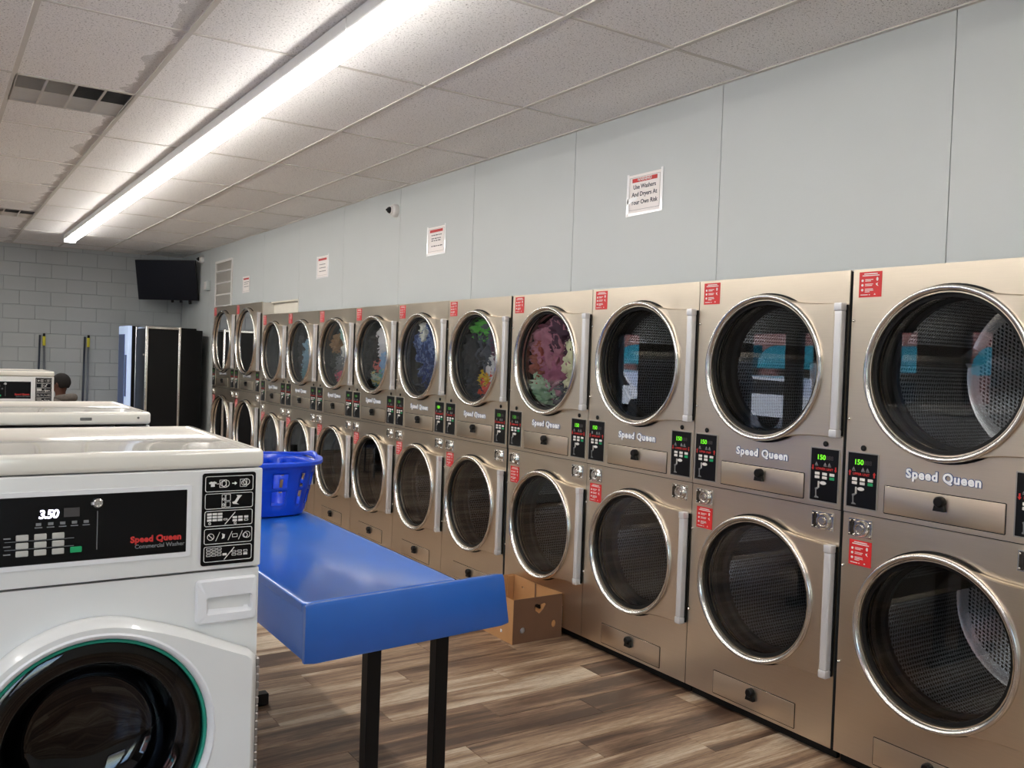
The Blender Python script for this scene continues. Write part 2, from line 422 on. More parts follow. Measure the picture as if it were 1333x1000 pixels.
def door_slab(outline, r, y_back, y_front, cham=0.006):
    """flat door with outline (star-shaped about 0,0) and a round hole of radius r"""
    inn = []; sh = []
    for x, z in outline:
        d = math.hypot(x, z); inn.append((x / d * r, z / d * r)); sh.append((x * (1 - cham / d), z * (1 - cham / d)))
    mb = MB()
    mb.loft([[(x, y_back, z) for x, z in outline], [(x, y_front + cham, z) for x, z in outline], [(x, y_front, z) for x, z in sh],
             [(x, y_front, z) for x, z in inn], [(x, y_back, z) for x, z in inn]], True)
    return mb

# ------------------------------------------------------------------ the room
WX, YB, ZC, XL, YF = 0.1052, 12.25, 3.089, -7.0, -5.0      # dryer wall, back wall, ceiling, window wall, front wall
T = 1.2192
G1, T0, S0 = -0.4313, 0.6738, -0.336

# floor: a slab with planks laid along x
flo = struct('floor', MB().box(XL, 1.4, YF, YB, -0.12, -0.004), 'wallgap')
PW, PL = 0.190, T
pm = MB().bbox(0.0006, PL - 0.0006, 0.0006, PW - 0.0006, -0.004, 0.0, 0.0012, 1).mesh('plank', M['plank'])
rest = MB(); cand = []
rows = int((YB - YF) / PW)
for r in range(rows):
    y = YF + r * PW; off = ((r * 0.377) % 1.0) * PL; x = XL - off
    while x < 1.4:
        x0, x1 = max(x, XL), min(x + PL, 1.4); cx, cy = (x0 + x1) / 2, y + PW / 2
        if x1 - x0 > 0.05:
            dx, dy = cx - CAM_POS.x, cy - CAM_POS.y
            dep = dx * math.sin(YAW) + dy * math.cos(YAW); lat = dx * math.cos(YAW) - dy * math.sin(YAW)
            vis = dep > 1.2 and abs(lat) < dep * 0.62 + 0.7 and cx < 0.3 and cy > -1.2 and cx > -3.0
            cand.append((0 if vis else 1, dep if vis else abs(dep) + 50, x0, x1, y, x1 - x0 > PL - 1e-4))
        x += PL
cand.sort()
for i, (a, b, x0, x1, y, fullp) in enumerate(cand):
    if i < 290:
        me = pm
        if not fullp: me = MB().bbox(0.0006, x1 - x0 - 0.0006, 0.0006, PW - 0.0006, -0.004, 0.0, 0.0012, 1).mesh('plank', M['plank'])
        obj('plank', me, flo, (x0, y, 0))
    else:
        rest.box(x0 + 0.0006, x1 - 0.0006, y + 0.0006, y + PW - 0.0006, -0.004, 0.0)
ro = ob('plank_field', rest, 'plank', flo, smooth=None); ro['kind'] = 'stuff'

# ceiling: tiles between grid bars
cei = struct('ceiling', MB().box(XL, 1.4, YF, YB, 3.16, 3.3), 'wallgap')
cols = [WX] + [G1 - T / 2 * k for k in range(0, 11)] + [XL]
ylines = [YF] + [T0 + T * i for i in range(-4, 10)] + [YB]
ylines = sorted(y for y in ylines if YF <= y <= YB)
tm = {}
def tile(x0, x1, y0, y1):
    k = (round(x1 - x0, 3), round(y1 - y0, 3))
    if k not in tm: tm[k] = MB().bbox(0.004, k[0] - 0.004, 0.004, k[1] - 0.004, 0.0, 0.018, 0.003, 1).mesh('ceiling_tile', M['tile'])
    obj('ceiling_tile', tm[k], cei, (x0, y0, ZC + 0.006))
VENTS = [(G1 - T * 2, G1 - T * 1.5, T0 + 2 * T, T0 + 2.5 * T), (G1 - T * 2, G1 - T * 1.5, T0 + 6.5 * T, T0 + 7 * T)]
for a in range(len(cols) - 1):
    for b in range(len(ylines) - 1):
        x1, x0, y0, y1 = cols[a], cols[a + 1], ylines[b], ylines[b + 1]
        hit = [v for v in VENTS if abs(v[0] - x0) < 0.01 and y0 - 0.01 <= v[2] < y1 - 0.01]
        if hit:
            v = hit[0]
            if v[2] > y0 + 0.1: tile(x0, x1, y0, v[2])
            if v[3] < y1 - 0.1: tile(x0, x1, v[3], y1)
        else: tile(x0, x1, y0, y1)
for x in cols[1:-1]: ob('grid_bar', MB().box(x - 0.012, x + 0.012, YF, YB, ZC, ZC + 0.012), 'grid', cei, smooth=None)
for y in ylines[1:-1]: ob('grid_bar', MB().box(XL, WX, y - 0.008, y + 0.008, ZC + 0.001, ZC + 0.011), 'grid', cei, smooth=None)
ob('wall_angle', MB().box(WX - 0.02, WX, YF, YB, ZC - 0.001, ZC + 0.012), 'grid', cei, smooth=None)
ob('wall_angle', MB().box(XL, WX, YB - 0.02, YB, ZC - 0.001, ZC + 0.012), 'grid', cei, smooth=None)
for i, v in enumerate(VENTS):
    t = thing('ceiling_vent', ['square ceiling vent with two light and two dark louvre bays, nearer the camera', 'farther ceiling vent near the back block wall'][i], 'vent', (v[0], v[2], ZC), group='ceiling vents')
    s = v[1] - v[0]; d = v[3] - v[2]
    fr = MB()
    for q in range(5): fr.box(0.012 + q * (s - 0.024) / 4 - 0.006, 0.012 + q * (s - 0.024) / 4 + 0.006, 0.012, d - 0.012, 0, 0.012)
    fr.box(0.012, s - 0.012, 0.006, 0.018, 0, 0.012); fr.box(0.012, s - 0.012, d - 0.018, d - 0.006, 0, 0.012)
    ob('frame', fr, 'ventlight', t, smooth=None)
    for q in range(4):
        x0 = 0.018 + q * (s - 0.024) / 4; x1 = x0 + (s - 0.024) / 4 - 0.012
        ob('backing', MB().box(x0, x1, 0.018, d - 0.018, 0.03, 0.036), 'ventdark' if q >= 2 else 'ventlight', t, smooth=None)
        for half in (0, 1):
            lv = MB()
            for m in range(11 * half, 11 * half + 11):
                y = 0.022 + m * (d - 0.044) / 22; tilt = 0.016 if m < 11 else -0.016
                lv.add([(x0, y, 0.003), (x1, y, 0.003), (x1, y + tilt, 0.022), (x0, y + tilt, 0.022), (x0, y + 0.002, 0.003), (x1, y + 0.002, 0.003), (x1, y + tilt + 0.002, 0.022), (x0, y + tilt + 0.002, 0.022)],
                       [(0, 1, 2, 3), (7, 6, 5, 4), (0, 4, 5, 1), (2, 6, 7, 3)])
            ob('louvre_bay', lv, 'ventlight' if half else ('ventdark' if q >= 2 else 'ventmid'), t, smooth=None)

# dryer wall: boards above the machines
HD = 2.0865
KL = 9.962
wr = struct('wall_right', MB().box(WX + 0.014, WX + 0.03, -1.76, 6.98, HD + 0.004, 3.16), 'wallgap')
wn = struct('wall_right_near', MB().box(WX + 0.014, WX + 0.03, YF, -1.76, 0, 3.16), 'wallgap')
wf = struct('wall_right_far', MB().box(WX + 0.014, WX + 0.03, 6.98, KL, 2.242, 3.16), 'wallgap')
we = struct('wall_right_end', MB().box(WX + 0.014, WX + 0.03, KL + 0.003, YB, 0, 3.16), 'wallgap')
i = -4
while S0 + T * i < YB:
    a, b = max(S0 + T * i, YF), min(S0 + T * (i + 1), YB)
    if b - a > 0.02:
        cuts = sorted({a, b} | {c for c in (-1.76, 7.88, KL) if a < c < b})
        for y0, y1 in zip(cuts[:-1], cuts[1:]):
            mid = (y0 + y1) / 2
            pa, zb = (we, 0.0) if mid > KL else (wn, 0.0) if mid < -1.76 else (wf, 2.242) if mid > 6.98 else (wr, HD + 0.002)
            e0 = 0.002 if y0 == a else 0; e1 = 0.002 if y1 == b else 0
            ob('wall_panel', MB().box(WX, WX + 0.013, y0 + e0, y1 - e1, zb, ZC + 0.02), 'wallpanel', pa, smooth=None)
    i += 1
ob('opening_trim', MB().box(WX - 0.004, WX + 0.013, 6.975, 7.875, 2.226, 2.242).box(WX - 0.004, WX + 0.013, 6.970, 6.984, HD + 0.002, 2.226), 'cream', wf, smooth=None)
ob('filler_board', MB().box(WX + 0.030, WX + 0.042, 6.97, 7.875, HD + 0.002, 2.26), 'cream', wf, smooth=None)

# back wall of painted blocks
wb = struct('wall_back', MB().box(XL, 1.4, YB, YB + 0.2, 0, 3.16), 'mortar')
bm_full = MB().bbox(0.003, 0.403, -0.010, 0.01, 0.003, 0.200, 0.005, 2).mesh('block', M['block'])
z = ZC - 0.203 * 15 - 0.06
rowi = 0
while z < ZC:
    off = 0.203 if rowi % 2 else 0.0; x = WX - 0.02 - off
    while x > -6.9:
        x0, x1, z0, z1 = x - 0.406, x, max(z, 0.0), min(z + 0.203, ZC)
        if rowi % 2 and abs(x - (WX - 0.02 - off)) < 1e-6:
            ob('block', MB().bbox(x + 0.005, WX - 0.005, YB - 0.012, YB + 0.01, z0 + 0.004, z1 - 0.004, 0.004, 1), 'block', wb, smooth=None)
        if z1 - z0 > 0.2 : obj('block', bm_full, wb, (x0, YB, z))
        elif z1 - z0 > 0.02: ob('block', MB().bbox(x0 + 0.005, x1 - 0.005, YB - 0.012, YB + 0.01, z0 + 0.004, z1 - 0.003, 0.003, 1), 'block', wb, smooth=None)
        x -= 0.406
    z += 0.203; rowi += 1

# front wall behind the camera, service wall behind the dryers, window wall
FOPEN = [(-5.9, -4.7), (-4.3, -3.2)]
wfr = struct('wall_front', MB().box(XL, 1.4, YF - 0.2, YF, 2.4, 3.16).box(XL, 1.4, YF - 0.2, YF, 0, 0.5), 'wallplain')
fe = [XL] + [e for o in FOPEN for e in o] + [1.4]
for k in range(0, len(fe), 2): ob('wall_pier', MB().box(fe[k], fe[k + 1], YF - 0.2, YF, 0.5, 2.4), 'wallplain', wfr, smooth=None)
for k, (x0, x1) in enumerate(FOPEN):
    w = struct('window_%d' % (k + 10), MB().box(x0, x0 + 0.04, YF - 0.14, YF - 0.04, 0.5, 2.4).box(x1 - 0.04, x1, YF - 0.14, YF - 0.04, 0.5, 2.4).box(x0, x1, YF - 0.14, YF - 0.04, 0.5, 0.54).box(x0, x1, YF - 0.14, YF - 0.04, 2.36, 2.4), 'frame')
    ob('pane', MB().add([(x0 + 0.04, YF - 0.09, 0.54), (x1 - 0.04, YF - 0.09, 0.54), (x1 - 0.04, YF - 0.09, 2.36), (x0 + 0.04, YF - 0.09, 2.36)], [(0, 1, 2, 3)]), 'winglass', w, smooth=None)
struct('wall_service', MB().box(1.4, 1.6, YF, YB, 0, 3.16), 'wallgap')
WZ0, WZ1 = 0.55, 2.22
OPEN = [(-3.2, -1.6), (-1.2, 0.4), (0.8, 2.2), (3.15, 3.5), (4.08, 4.42), (5.62, 5.92), (6.10, 6.86), (9.22, 9.84), (10.2, 10.9)]
wl = struct('wall_left', MB().box(XL - 0.2, XL, YF, YB, WZ1, 3.16).box(XL - 0.2, XL, YF, YB, 0, WZ0), 'walldark')
edges = [YF] + [e for o in OPEN for e in o] + [YB]
for k in range(0, len(edges), 2): ob('wall_pier', MB().box(XL - 0.2, XL, edges[k], edges[k + 1], WZ0, WZ1), 'walldark', wl, smooth=None)
for k, (y0, y1) in enumerate(OPEN):
    f = MB().box(XL - 0.14, XL - 0.04, y0, y0 + 0.03, WZ0, WZ1).box(XL - 0.14, XL - 0.04, y1 - 0.03, y1, WZ0, WZ1).box(XL - 0.14, XL - 0.04, y0, y1, WZ0, WZ0 + 0.04).box(XL - 0.14, XL - 0.04, y0, y1, WZ1 - 0.04, WZ1)
    w = struct('window_%d' % (k + 1), f, 'frame')
    ob('pane', MB().add([(XL - 0.09, y0 + 0.03, WZ0 + 0.04), (XL - 0.09, y1 - 0.03, WZ0 + 0.04), (XL - 0.09, y1 - 0.03, WZ1 - 0.04), (XL - 0.09, y0 + 0.03, WZ1 - 0.04)], [(0, 1, 2, 3)]), 'winglass', w, smooth=None)

# ------------------------------------------------------------------ ceiling lamps
def lamp(x, y0, y1, label):
    t = thing('strip_lamp', label, 'lamp', (x, y0, ZC), group='ceiling strip lamps')
    L = y1 - y0; n = max(1, round(L / 2.44)); seg = L / n
    for k in range(n):
        a, b = k * seg + 0.003, (k + 1) * seg - 0.003
        h = MB(); h.prism([(-0.070, -0.002), (-0.070, -0.052), (-0.064, -0.057), (0.064, -0.057), (0.070, -0.052), (0.070, -0.002)], a, b)
        ob('housing', h, 'lampbody', t, smooth=None)
        ln = MB(); ln.prism([(-0.054, -0.056), (-0.052, -0.082), (-0.038, -0.094), (0.038, -0.094), (0.052, -0.082), (0.054, -0.056)], a, b)
        ob('lens', ln, 'lens', t, smooth=40)
    for yy in (-0.012, L):
        ob('end_cap', MB().bbox(-0.071, 0.071, yy, yy + 0.012, -0.096, -0.002, 0.004, 1), 'lampbody', t)
lamp(-1.705, -3.4, 10.55, 'long glowing strip lamp running along the ceiling toward the back wall')
lamp(-1.705 - 3.05, -3.4, 10.55, 'second strip lamp added for fill over the window side of the room, out of view')  # unseen lamp row added as fill light

# ------------------------------------------------------------------ stacked dryers
# local frame: x to the right along the front, y into the wall, z up; front sheet at y = 0
def dryer_outline(R, xr, zr):
    a1 = math.acos(0.40); pts = []
    x1, z1 = R * math.cos(a1), R * math.sin(a1)
    # right flange, from the bottom right corner up to the top join (counter-clockwise)
    top = []
    for i in range(13):
        t = i / 12; x = x1 + (xr - x1) * t; top.append((x, zr + (z1 - zr) * (1 - t) ** 2.6 * (1.0)))
    pts += [(x, -z) for x, z in top][::1]           # join bottom -> right bottom
    for i in range(1, 8): pts.append((xr, -zr + 2 * zr * i / 8))
    pts += top[::-1]
    n = 44
    for i in range(1, n): 
        a = a1 + (2 * PI - 2 * a1) * i / n; pts.append((R * math.cos(a), R * math.sin(a)))
    return pts

def sticker_print(w, h):
    p = MB(); y0, y1 = -0.0016, -0.0008
    p.box(w * .22, w * .80, y0, y1, h * .90, h * .935); p.box(w * .14, w * .88, y0, y1, h * .83, h * .865)
    for k, zz in enumerate((.66, .48, .29)):
        p.cyl(w * .05, y0, y1, (w * .15, 0, h * zz), 12)
        p.box(w * .27, w * .62, y0, y1, h * (zz + .02), h * (zz + .045)); p.box(w * .27, w * (.52 + .06 * k), y0, y1, h * (zz - .035), h * (zz - .01))
    p.box(w * .27, w * .48, y0, y1, h * .20, h * .225)
    p.prism([(w * (.80 + .045 * math.cos(t)), h * (.70 + .075 * math.sin(t))) for t in [2 * PI * q / 10 for q in range(10)]], y0, y1)
    p.prism([(w * .74, h * .52), (w * .84, h * .56), (w * .80, h * .50), (w * .86, h * .42), (w * .77, h * .46)], y0, y1)
    p.box(w * .08, w * .40, y0, y1, h * .085, h * .115); p.box(w * .45, w * .50, y0, y1, h * .085, h * .115)
    p.prism([(w * .67, h * .09), (w * .75, h * .09), (w * .71, h * .15)], y0, y1)
    return p

def make_dryer(W, H, Mz, B, R, zu, zl, label, group):
    t = thing('stacked_dryer', label, 'dryer', group=group)
    cx = W / 2
    # carcass
    c = MB(); th = 0.012
    c.box(0.001, th, 0.002, 1.05, B, H - 0.004); c.box(W - th, W - 0.001, 0.002, 1.05, B, H - 0.004)
    c.box(th, W - th, 0.002, 1.05, H - 0.016, H - 0.004); c.box(th, W - th, 0.002, 1.05, B, B + 0.012)
    c.box(th, W - th, 1.03, 1.05, B, H - 0.004)
    ob('carcass', c, 'wallgap', t, smooth=None)
    if W > 1: ob('side_skin', MB().box(W - 0.0012, W + 0.0006, 0.004, 1.05, B, H - 0.004), 'steelside', t, smooth=None)
    ob('toe_kick', MB().box(0.004, W - 0.004, 0.05, 0.07, 0, B).box(0.03, 0.06, 0.07, 1.0, 0, B).box(W - 0.06, W - 0.03, 0.07, 1.0, 0, B), 'rubber', t, smooth=None)
    Rh = R - 0.030
    ob('front_sheet', holed_panel(0.0015, W - 0.0015, Mz + 0.002, H, cx, zu, Rh, -0.003, 0.014), 'steel', t, smooth=None)
    ob('front_sheet', holed_panel(0.0015, W - 0.0015, B, Mz - 0.002, cx, zl, Rh, -0.0, 0.014), 'steel', t, smooth=None)
    ob('seam_strip', MB().box(0.002, W - 0.002, 0.006, 0.012, Mz - 0.004, Mz + 0.004), 'rubber', t, smooth=None)
    outline = dryer_outline(R, W * 0.447, R * 0.85)
    hi = R - 0.027
    for zc in (zu, zl):
        drum_r = min(R * 1.13, W / 2 - 0.03)
        tr = ob('throat', MB().lathe([(hi, -0.006), (hi + 0.002, 0.02), (hi - 0.006, 0.105)], (0, 0, 0)), 'darkmetal', t, (cx, 0, zc), smooth=40)
        ob('lip', MB().lathe([(hi + 0.003, 0.022), (hi - 0.012, 0.026), (hi - 0.014, 0.05), (hi - 0.004, 0.055)]), 'lipmetal', tr, smooth=40)
        ob('seal', MB().lathe([(hi - 0.002, 0.10), (hi - 0.022, 0.108), (hi - 0.022, 0.130), (drum_r, 0.140)]), 'rubber', tr, smooth=40)
        dr = ob('drum', MB().lathe([(drum_r, 0.14), (drum_r, 0.45), (drum_r, 0.80)]), 'drum', t, (cx, 0, zc), smooth=40)
        ob('drum_back', MB().lathe([(drum_r, 0.80), (drum_r - 0.03, 0.812), (0.10, 0.812), (0.09, 0.80), (0.001, 0.80)]), 'drumback', dr, smooth=40)
        for k in range(3):
            a = math.radians(168 + 120 * k); ca, sa = math.cos(a), math.sin(a)
            q = [(drum_r, -0.05), (drum_r * 0.80, -0.012), (drum_r * 0.80, 0.012), (drum_r, 0.05)]
            ob('baffle', MB().prism([(r * ca - s * sa, r * sa + s * ca) for r, s in q], 0.16, 0.79), 'lipmetal', dr, smooth=None)
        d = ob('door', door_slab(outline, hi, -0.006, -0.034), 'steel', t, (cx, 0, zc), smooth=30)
        ob('ring_shadow_gap', MB().lathe([(hi, -0.0035), (R + 0.009, -0.0035), (R + 0.009, -0.0085), (hi, -0.0085)], seg=72), 'rubber', d, smooth=None)  # black ring drawn in place of the shadow gap around the door ring
        ob('trim_ring', MB().lathe([(R + 0.001, -0.032), (R + 0.001, -0.044), (R - 0.005, -0.051), (R - 0.012, -0.051), (R - 0.020, -0.042), (hi + 0.001, -0.026), (hi + 0.001, -0.006)], seg=72), 'chrome', d, smooth=50)
        ob('gasket', MB().lathe([(hi + 0.002, -0.020), (hi - 0.016, -0.018), (hi - 0.018, -0.008), (hi + 0.002, -0.006)]), 'rubber', d, smooth=40)
        ob('glass', MB().disc(hi - 0.004, -0.014, seg=64), 'doorglass', d, smooth=None)
        hx = W * 0.447; hz = R * 0.85
        ob('handle', MB().bbox(hx + 0.001, hx + 0.036, -0.044, -0.006, -hz + 0.032, hz - 0.032, 0.009, 3), 'alu', d)
        for s_ in (-1, 1):
            ob('handle_cap', MB().bbox(hx - 0.001, hx + 0.037, -0.046, -0.004, min(s_ * hz, s_ * (hz - 0.034)), max(s_ * hz, s_ * (hz - 0.034)), 0.006, 2), 'alu', d)
        ob('hinge_gap', MB().box(hx + 0.034, hx + 0.041, -0.012, -0.003, -hz + 0.008, hz - 0.008), 'rubber', d, smooth=None)
        for s_ in (0.62, -0.60):
            ob('bolt', MB().lathe([(0.006, 0.0), (0.006, -0.006), (0.004, -0.010), (0.0005, -0.011)], seg=12), 'chrome', t, (0.014, -0.003, zc + s_ * R), smooth=True)
    # control panels
    cz0, cz1 = Mz + 0.027, Mz + 0.252
    for side in (0, 1):
        x0 = 0.017 if side == 0 else W - 0.017 - 0.138
        p = ob('control_panel', MB().bbox(0, 0.138, -0.004, 0.0, 0, 0.225, 0.0015, 1), 'ctrl', t, (x0, -0.004, cz0))
        ob('panel_edge', frame2d(MB(), -0.004, 0.142, -0.004, 0.229, 0.004, -0.003, 0.001, 0.003), 'ctrledge', p, smooth=None)
        obj('digits', text_mesh('150', 0.030, 'green_led', 0.0004, 0.0006), p, (0.030, -0.005, 0.178))
        obj('unlit_digits', text_mesh('888', 0.026, 'dim_led', 0.0003, 0.0), p, (0.074, -0.005, 0.179))
        ic = MB()
        for xx in (0.022, 0.066, 0.087):
            ic.prism([(xx, 0.155), (xx + 0.014, 0.155), (xx + 0.007, 0.167)], -0.0052, -0.0042); ic.box(xx, xx + 0.016, -0.0052, -0.0042, 0.150, 0.153)
        ob('status_marks', ic, 'ink_grey', p, smooth=None)
        obj('unit_title', text_mesh('UPPER UNIT' if side == 0 else 'LOWER UNIT', 0.0145, 'ink_red', 0.0003, 0.0003), p, (0.026, -0.0045, 0.1335), label='red lettering naming the unit')
        for xx in (0.012, 0.126):
            ar = MB()
            if side == 0: ar.prism([(xx - .007, .143), (xx - .003, .143), (xx - .003, .130), (xx + .003, .130), (xx + .003, .143), (xx + .007, .143), (xx, .153)], -.0052, -.0042)
            else: ar.prism([(xx - .007, .139), (xx, .129), (xx + .007, .139), (xx + .003, .139), (xx + .003, .152), (xx - .003, .152), (xx - .003, .139)], -.0052, -.0042)
            ob('arrow', ar, 'ink_red', p, smooth=None)
        for r in range(2):
            for q in range(3):
                g = r == 1 and q == 2
                ob('button', MB().bbox(-0.012, 0.012, -0.003, 0, -0.006, 0.006, 0.002, 1), 'btn_green' if g else 'btn_white', p, (0.036 + q * 0.037, -0.004, 0.117 - r * 0.016))
        ob('coin_return_button', MB().prism([(0.0155 * math.cos(a), 0.0075 * math.sin(a)) for a in [2 * PI * k / 20 for k in range(20)]], -0.003, 0), 'btn_white', p, (0.067, -0.004, 0.078), smooth=None)
        ob('coin_slot', MB().bbox(0.040, 0.048, -0.0062, -0.003, 0.056, 0.084, 0.001, 1), 'btn_grey', p)
        ob('coin_pictogram', MB().prism([(.026, .052), (.044, .060), (.046, .054), (.034, .046), (.035, .020), (.046, .014), (.046, .011), (.026, .011), (.026, .014), (.030, .020), (.029, .044)], -0.0056, -0.0042), 'ink_grey', p, smooth=None)
        ob('lock_hole', MB().lathe([(0.012, -0.001), (0.012, -0.004), (0.010, -0.005), (0.0005, -0.005)], seg=20), 'rubber', t, (x0 + 0.069, -0.003, cz1 + 0.022), smooth=40)
    # lettering
    lo = obj('brand_lettering', text_mesh('Speed Queen', 0.049, 'logo_blue', 0.001, 0.0042, 'CENTER', 0.0, 1.13), t, (cx, -0.0045, Mz + 0.180), label='blue outlined brand lettering')
    obj('lettering_face', text_mesh('Speed Queen', 0.049, 'logo_white', 0.001, 0.0020, 'CENTER', 0.0, 1.13), lo, (0, -0.0012, 0))
    # service doors
    for z0, yb in ((Mz + 0.025, -0.003), (B + 0.018, 0.0)):
        sd = ob('service_door', MB().bbox(cx - 0.240, cx + 0.240, -0.004, 0.0, 0, 0.108, 0.0025, 2), 'steel', t, (0, yb, z0))
        ob('door_gap', frame2d(MB(), cx - 0.2435, cx + 0.2435, -0.0035, 0.1115, 0.0035, -0.0012, 0.0, 0.005), 'darkmetal', sd, smooth=None)
        kn = ob('lock_knob', MB().lathe([(0.021, -0.003), (0.021, -0.024), (0.016, -0.030), (0.0005, -0.030)], seg=20).prism([(-0.015, 0.0), (0.015, 0.0), (0.023, -0.036), (-0.023, -0.036)], -0.022, -0.004), 'blackpl', sd, (cx, 0, 0.080), smooth=40)
    # coin drops
    for x0 in (0.030, W - 0.030 - 0.112):
        cp = ob('coin_mechanism', MB().bbox(0, 0.112, -0.006, 0, 0, 0.077, 0.002, 1), 'chrome', t, (x0, 0, Mz - 0.096))
        ob('slide_bar', MB().bbox(0.008, 0.026, -0.012, -0.005, 0.006, 0.071, 0.002, 1), 'darkmetal', cp)
        ob('dial', MB().lathe([(0.034, -0.006), (0.034, -0.012), (0.029, -0.020), (0.022, -0.020), (0.019, -0.014), (0.015, -0.014), (0.014, -0.024), (0.0005, -0.024)], (0.064, 0, 0.038), 24), 'chrome', cp, smooth=30)
        sc = MB()
        for xx, zz in ((0.012, 0.012), (0.012, 0.065), (0.031, 0.009), (0.031, 0.068), (0.104, 0.010), (0.104, 0.067)): sc.lathe([(0.005, -0.006), (0.004, -0.013), (0.0005, -0.014)], (xx, 0, zz), 10)
        ob('screw_heads', sc, 'chrome', cp, smooth=True)
    # red notices
    for x0, z0, yb in ((0.030, H - 0.117, -0.0035), (0.036, Mz - 0.214, -0.0005)):
        st = ob('notice_sticker', MB().box(0, 0.105, -0.0008, 0, 0, 0.105), 'sticker', t, (x0, yb, z0), smooth=None, label='red square instruction sticker')
        ob('sticker_print', sticker_print(0.105, 0.105), 'ink_white', st, smooth=None)
    return t

DY = [0.0, 0.882, 1.742, 2.585, 3.455, 4.298, 5.172, 6.073, 6.985, 7.843]          # far (left) edges A..J
DN = [-0.862, 0.012, 0.883, 1.743, 2.605, 3.456, 4.299, 5.173, 6.074, 6.986]       # near (right) edges
DLAB = ['empty stainless stack dryer nearest the camera, cut by the right picture edge',
        'empty stainless stack dryer second from the right edge, its upper glass reflecting teal awnings',
        'empty stainless stack dryer third from the right, just right of the mauve load',
        'stainless stack dryer behind the cardboard box with mauve and sage laundry in its upper drum',
        'stainless stack dryer with green, black and orange-red laundry in its upper drum',
        'stainless stack dryer with marbled blue denim in its upper drum',
        'stainless stack dryer with white, pale blue and teal-print laundry in its upper drum',
        'stainless stack dryer with brown, grey and pink laundry in its upper drum',
        'stainless stack dryer with light blue and peach laundry in its upper drum',
        'short stainless stack dryer standing right beside the two taller far dryers']
WD = 0.862
proto = make_dryer(WD, HD, 1.0731, 0.0538, 0.335, 1.665, 0.64, DLAB[0], 'stacked dryers along the right wall')
dryers = []
for k in range(10):
    r = proto if k == 0 else dup(proto)
    r.location = (0, DY[k], 0); r.rotation_euler = (0, 0, -PI / 2); r.scale = ((DY[k] - DN[k]) / WD, 1, 1)
    r['label'] = DLAB[k]; dryers.append(r)
dimd = text_mesh('150', 0.030, 'green_dim', 0.0004, 0.0006)
for k, r in enumerate(dryers):
    for p_ in r.children:
        if p_.name.startswith('control_panel') and k >= 3 and not (k in (3, 5) and p_.location.x > 0.4):
            for q_ in p_.children:
                if q_.name.startswith('digits'): q_.data = dimd
x = dup(proto); x.location = (0, -0.874, 0); x.rotation_euler = (0, 0, -PI / 2)
x['label'] = 'next stainless stack dryer beyond the right picture edge'
big = make_dryer(1.03, 2.238, 1.168, 0.0538, 0.402, 1.775, 0.665, 'tall empty dryer, nearer of the two taller far dryers, beside the shorter row', 'stacked dryers along the right wall')
big.location = (0, 8.91, 0); big.rotation_euler = (0, 0, -PI / 2)
for p_ in big.children:
    for q_ in p_.children:
        if q_.name.startswith('digits'): q_.data = dimd
b2 = dup(big); b2.location = (0, KL, 0); b2.scale = (1.05 / 1.03, 1, 1)
b2['label'] = 'tall empty dryer at the far end of the row, next to the black machines'

# ------------------------------------------------------------------ laundry in the drums
def garment_mesh(seed, sx, sy, sz, mat, front, dx, dz, rough=0.30):
    bm = bmesh.new(); bmesh.ops.create_icosphere(bm, subdivisions=5, radius=1.0)
    o = Vector((seed * 7.3, seed * 3.1, seed * 1.7))
    for v in bm.verts:
        p = v.co.copy(); d = p.normalized()
        n = noise.noise(d * 1.5 + o) * 0.5
        q = d * 2.6 + o + Vector((noise.noise(d * 1.7 + o), noise.noise(d * 1.9 - o), noise.noise(d * 1.3 + o * 2))) * 1.1
        fold = 1 - abs(noise.noise(q)) * 2.2; fold2 = 1 - abs(noise.noise(q * 2.3 + o)) * 2
        k = 1 + n * 0.5 + fold * rough + fold2 * rough * 0.4 - 0.2
        x, y, z = d.x * k * sx, d.y * k * sy, d.z * k * sz
        if y < 0: y = -front * math.tanh(-y / front * 1.25)
        y += 0.034 * (1 - fold) + 0.022 * (1 - fold2)
        r = math.hypot(x + dx, z + dz)
        if r > 0.283: x, z = (x + dx) * 0.283 / r - dx, (z + dz) * 0.283 / r - dz
        v.co = Vector((x, y, z))
    me = bpy.data.meshes.new('garment'); bm.to_mesh(me); bm.free()
    me.polygons.foreach_set('use_smooth', [True] * len(me.polygons)); me.materials.append(mat); return me
def cloth(rgb):
    rgb = tuple(min(245, int(v * 1.18 + 6)) for v in rgb)
    return plain('cloth_%d_%d_%d' % rgb, rgb, 0.92, var=0.14, scale=9, bump=0.1, bscale=220)
DEN, PRN = denim_mat(), print_mat()
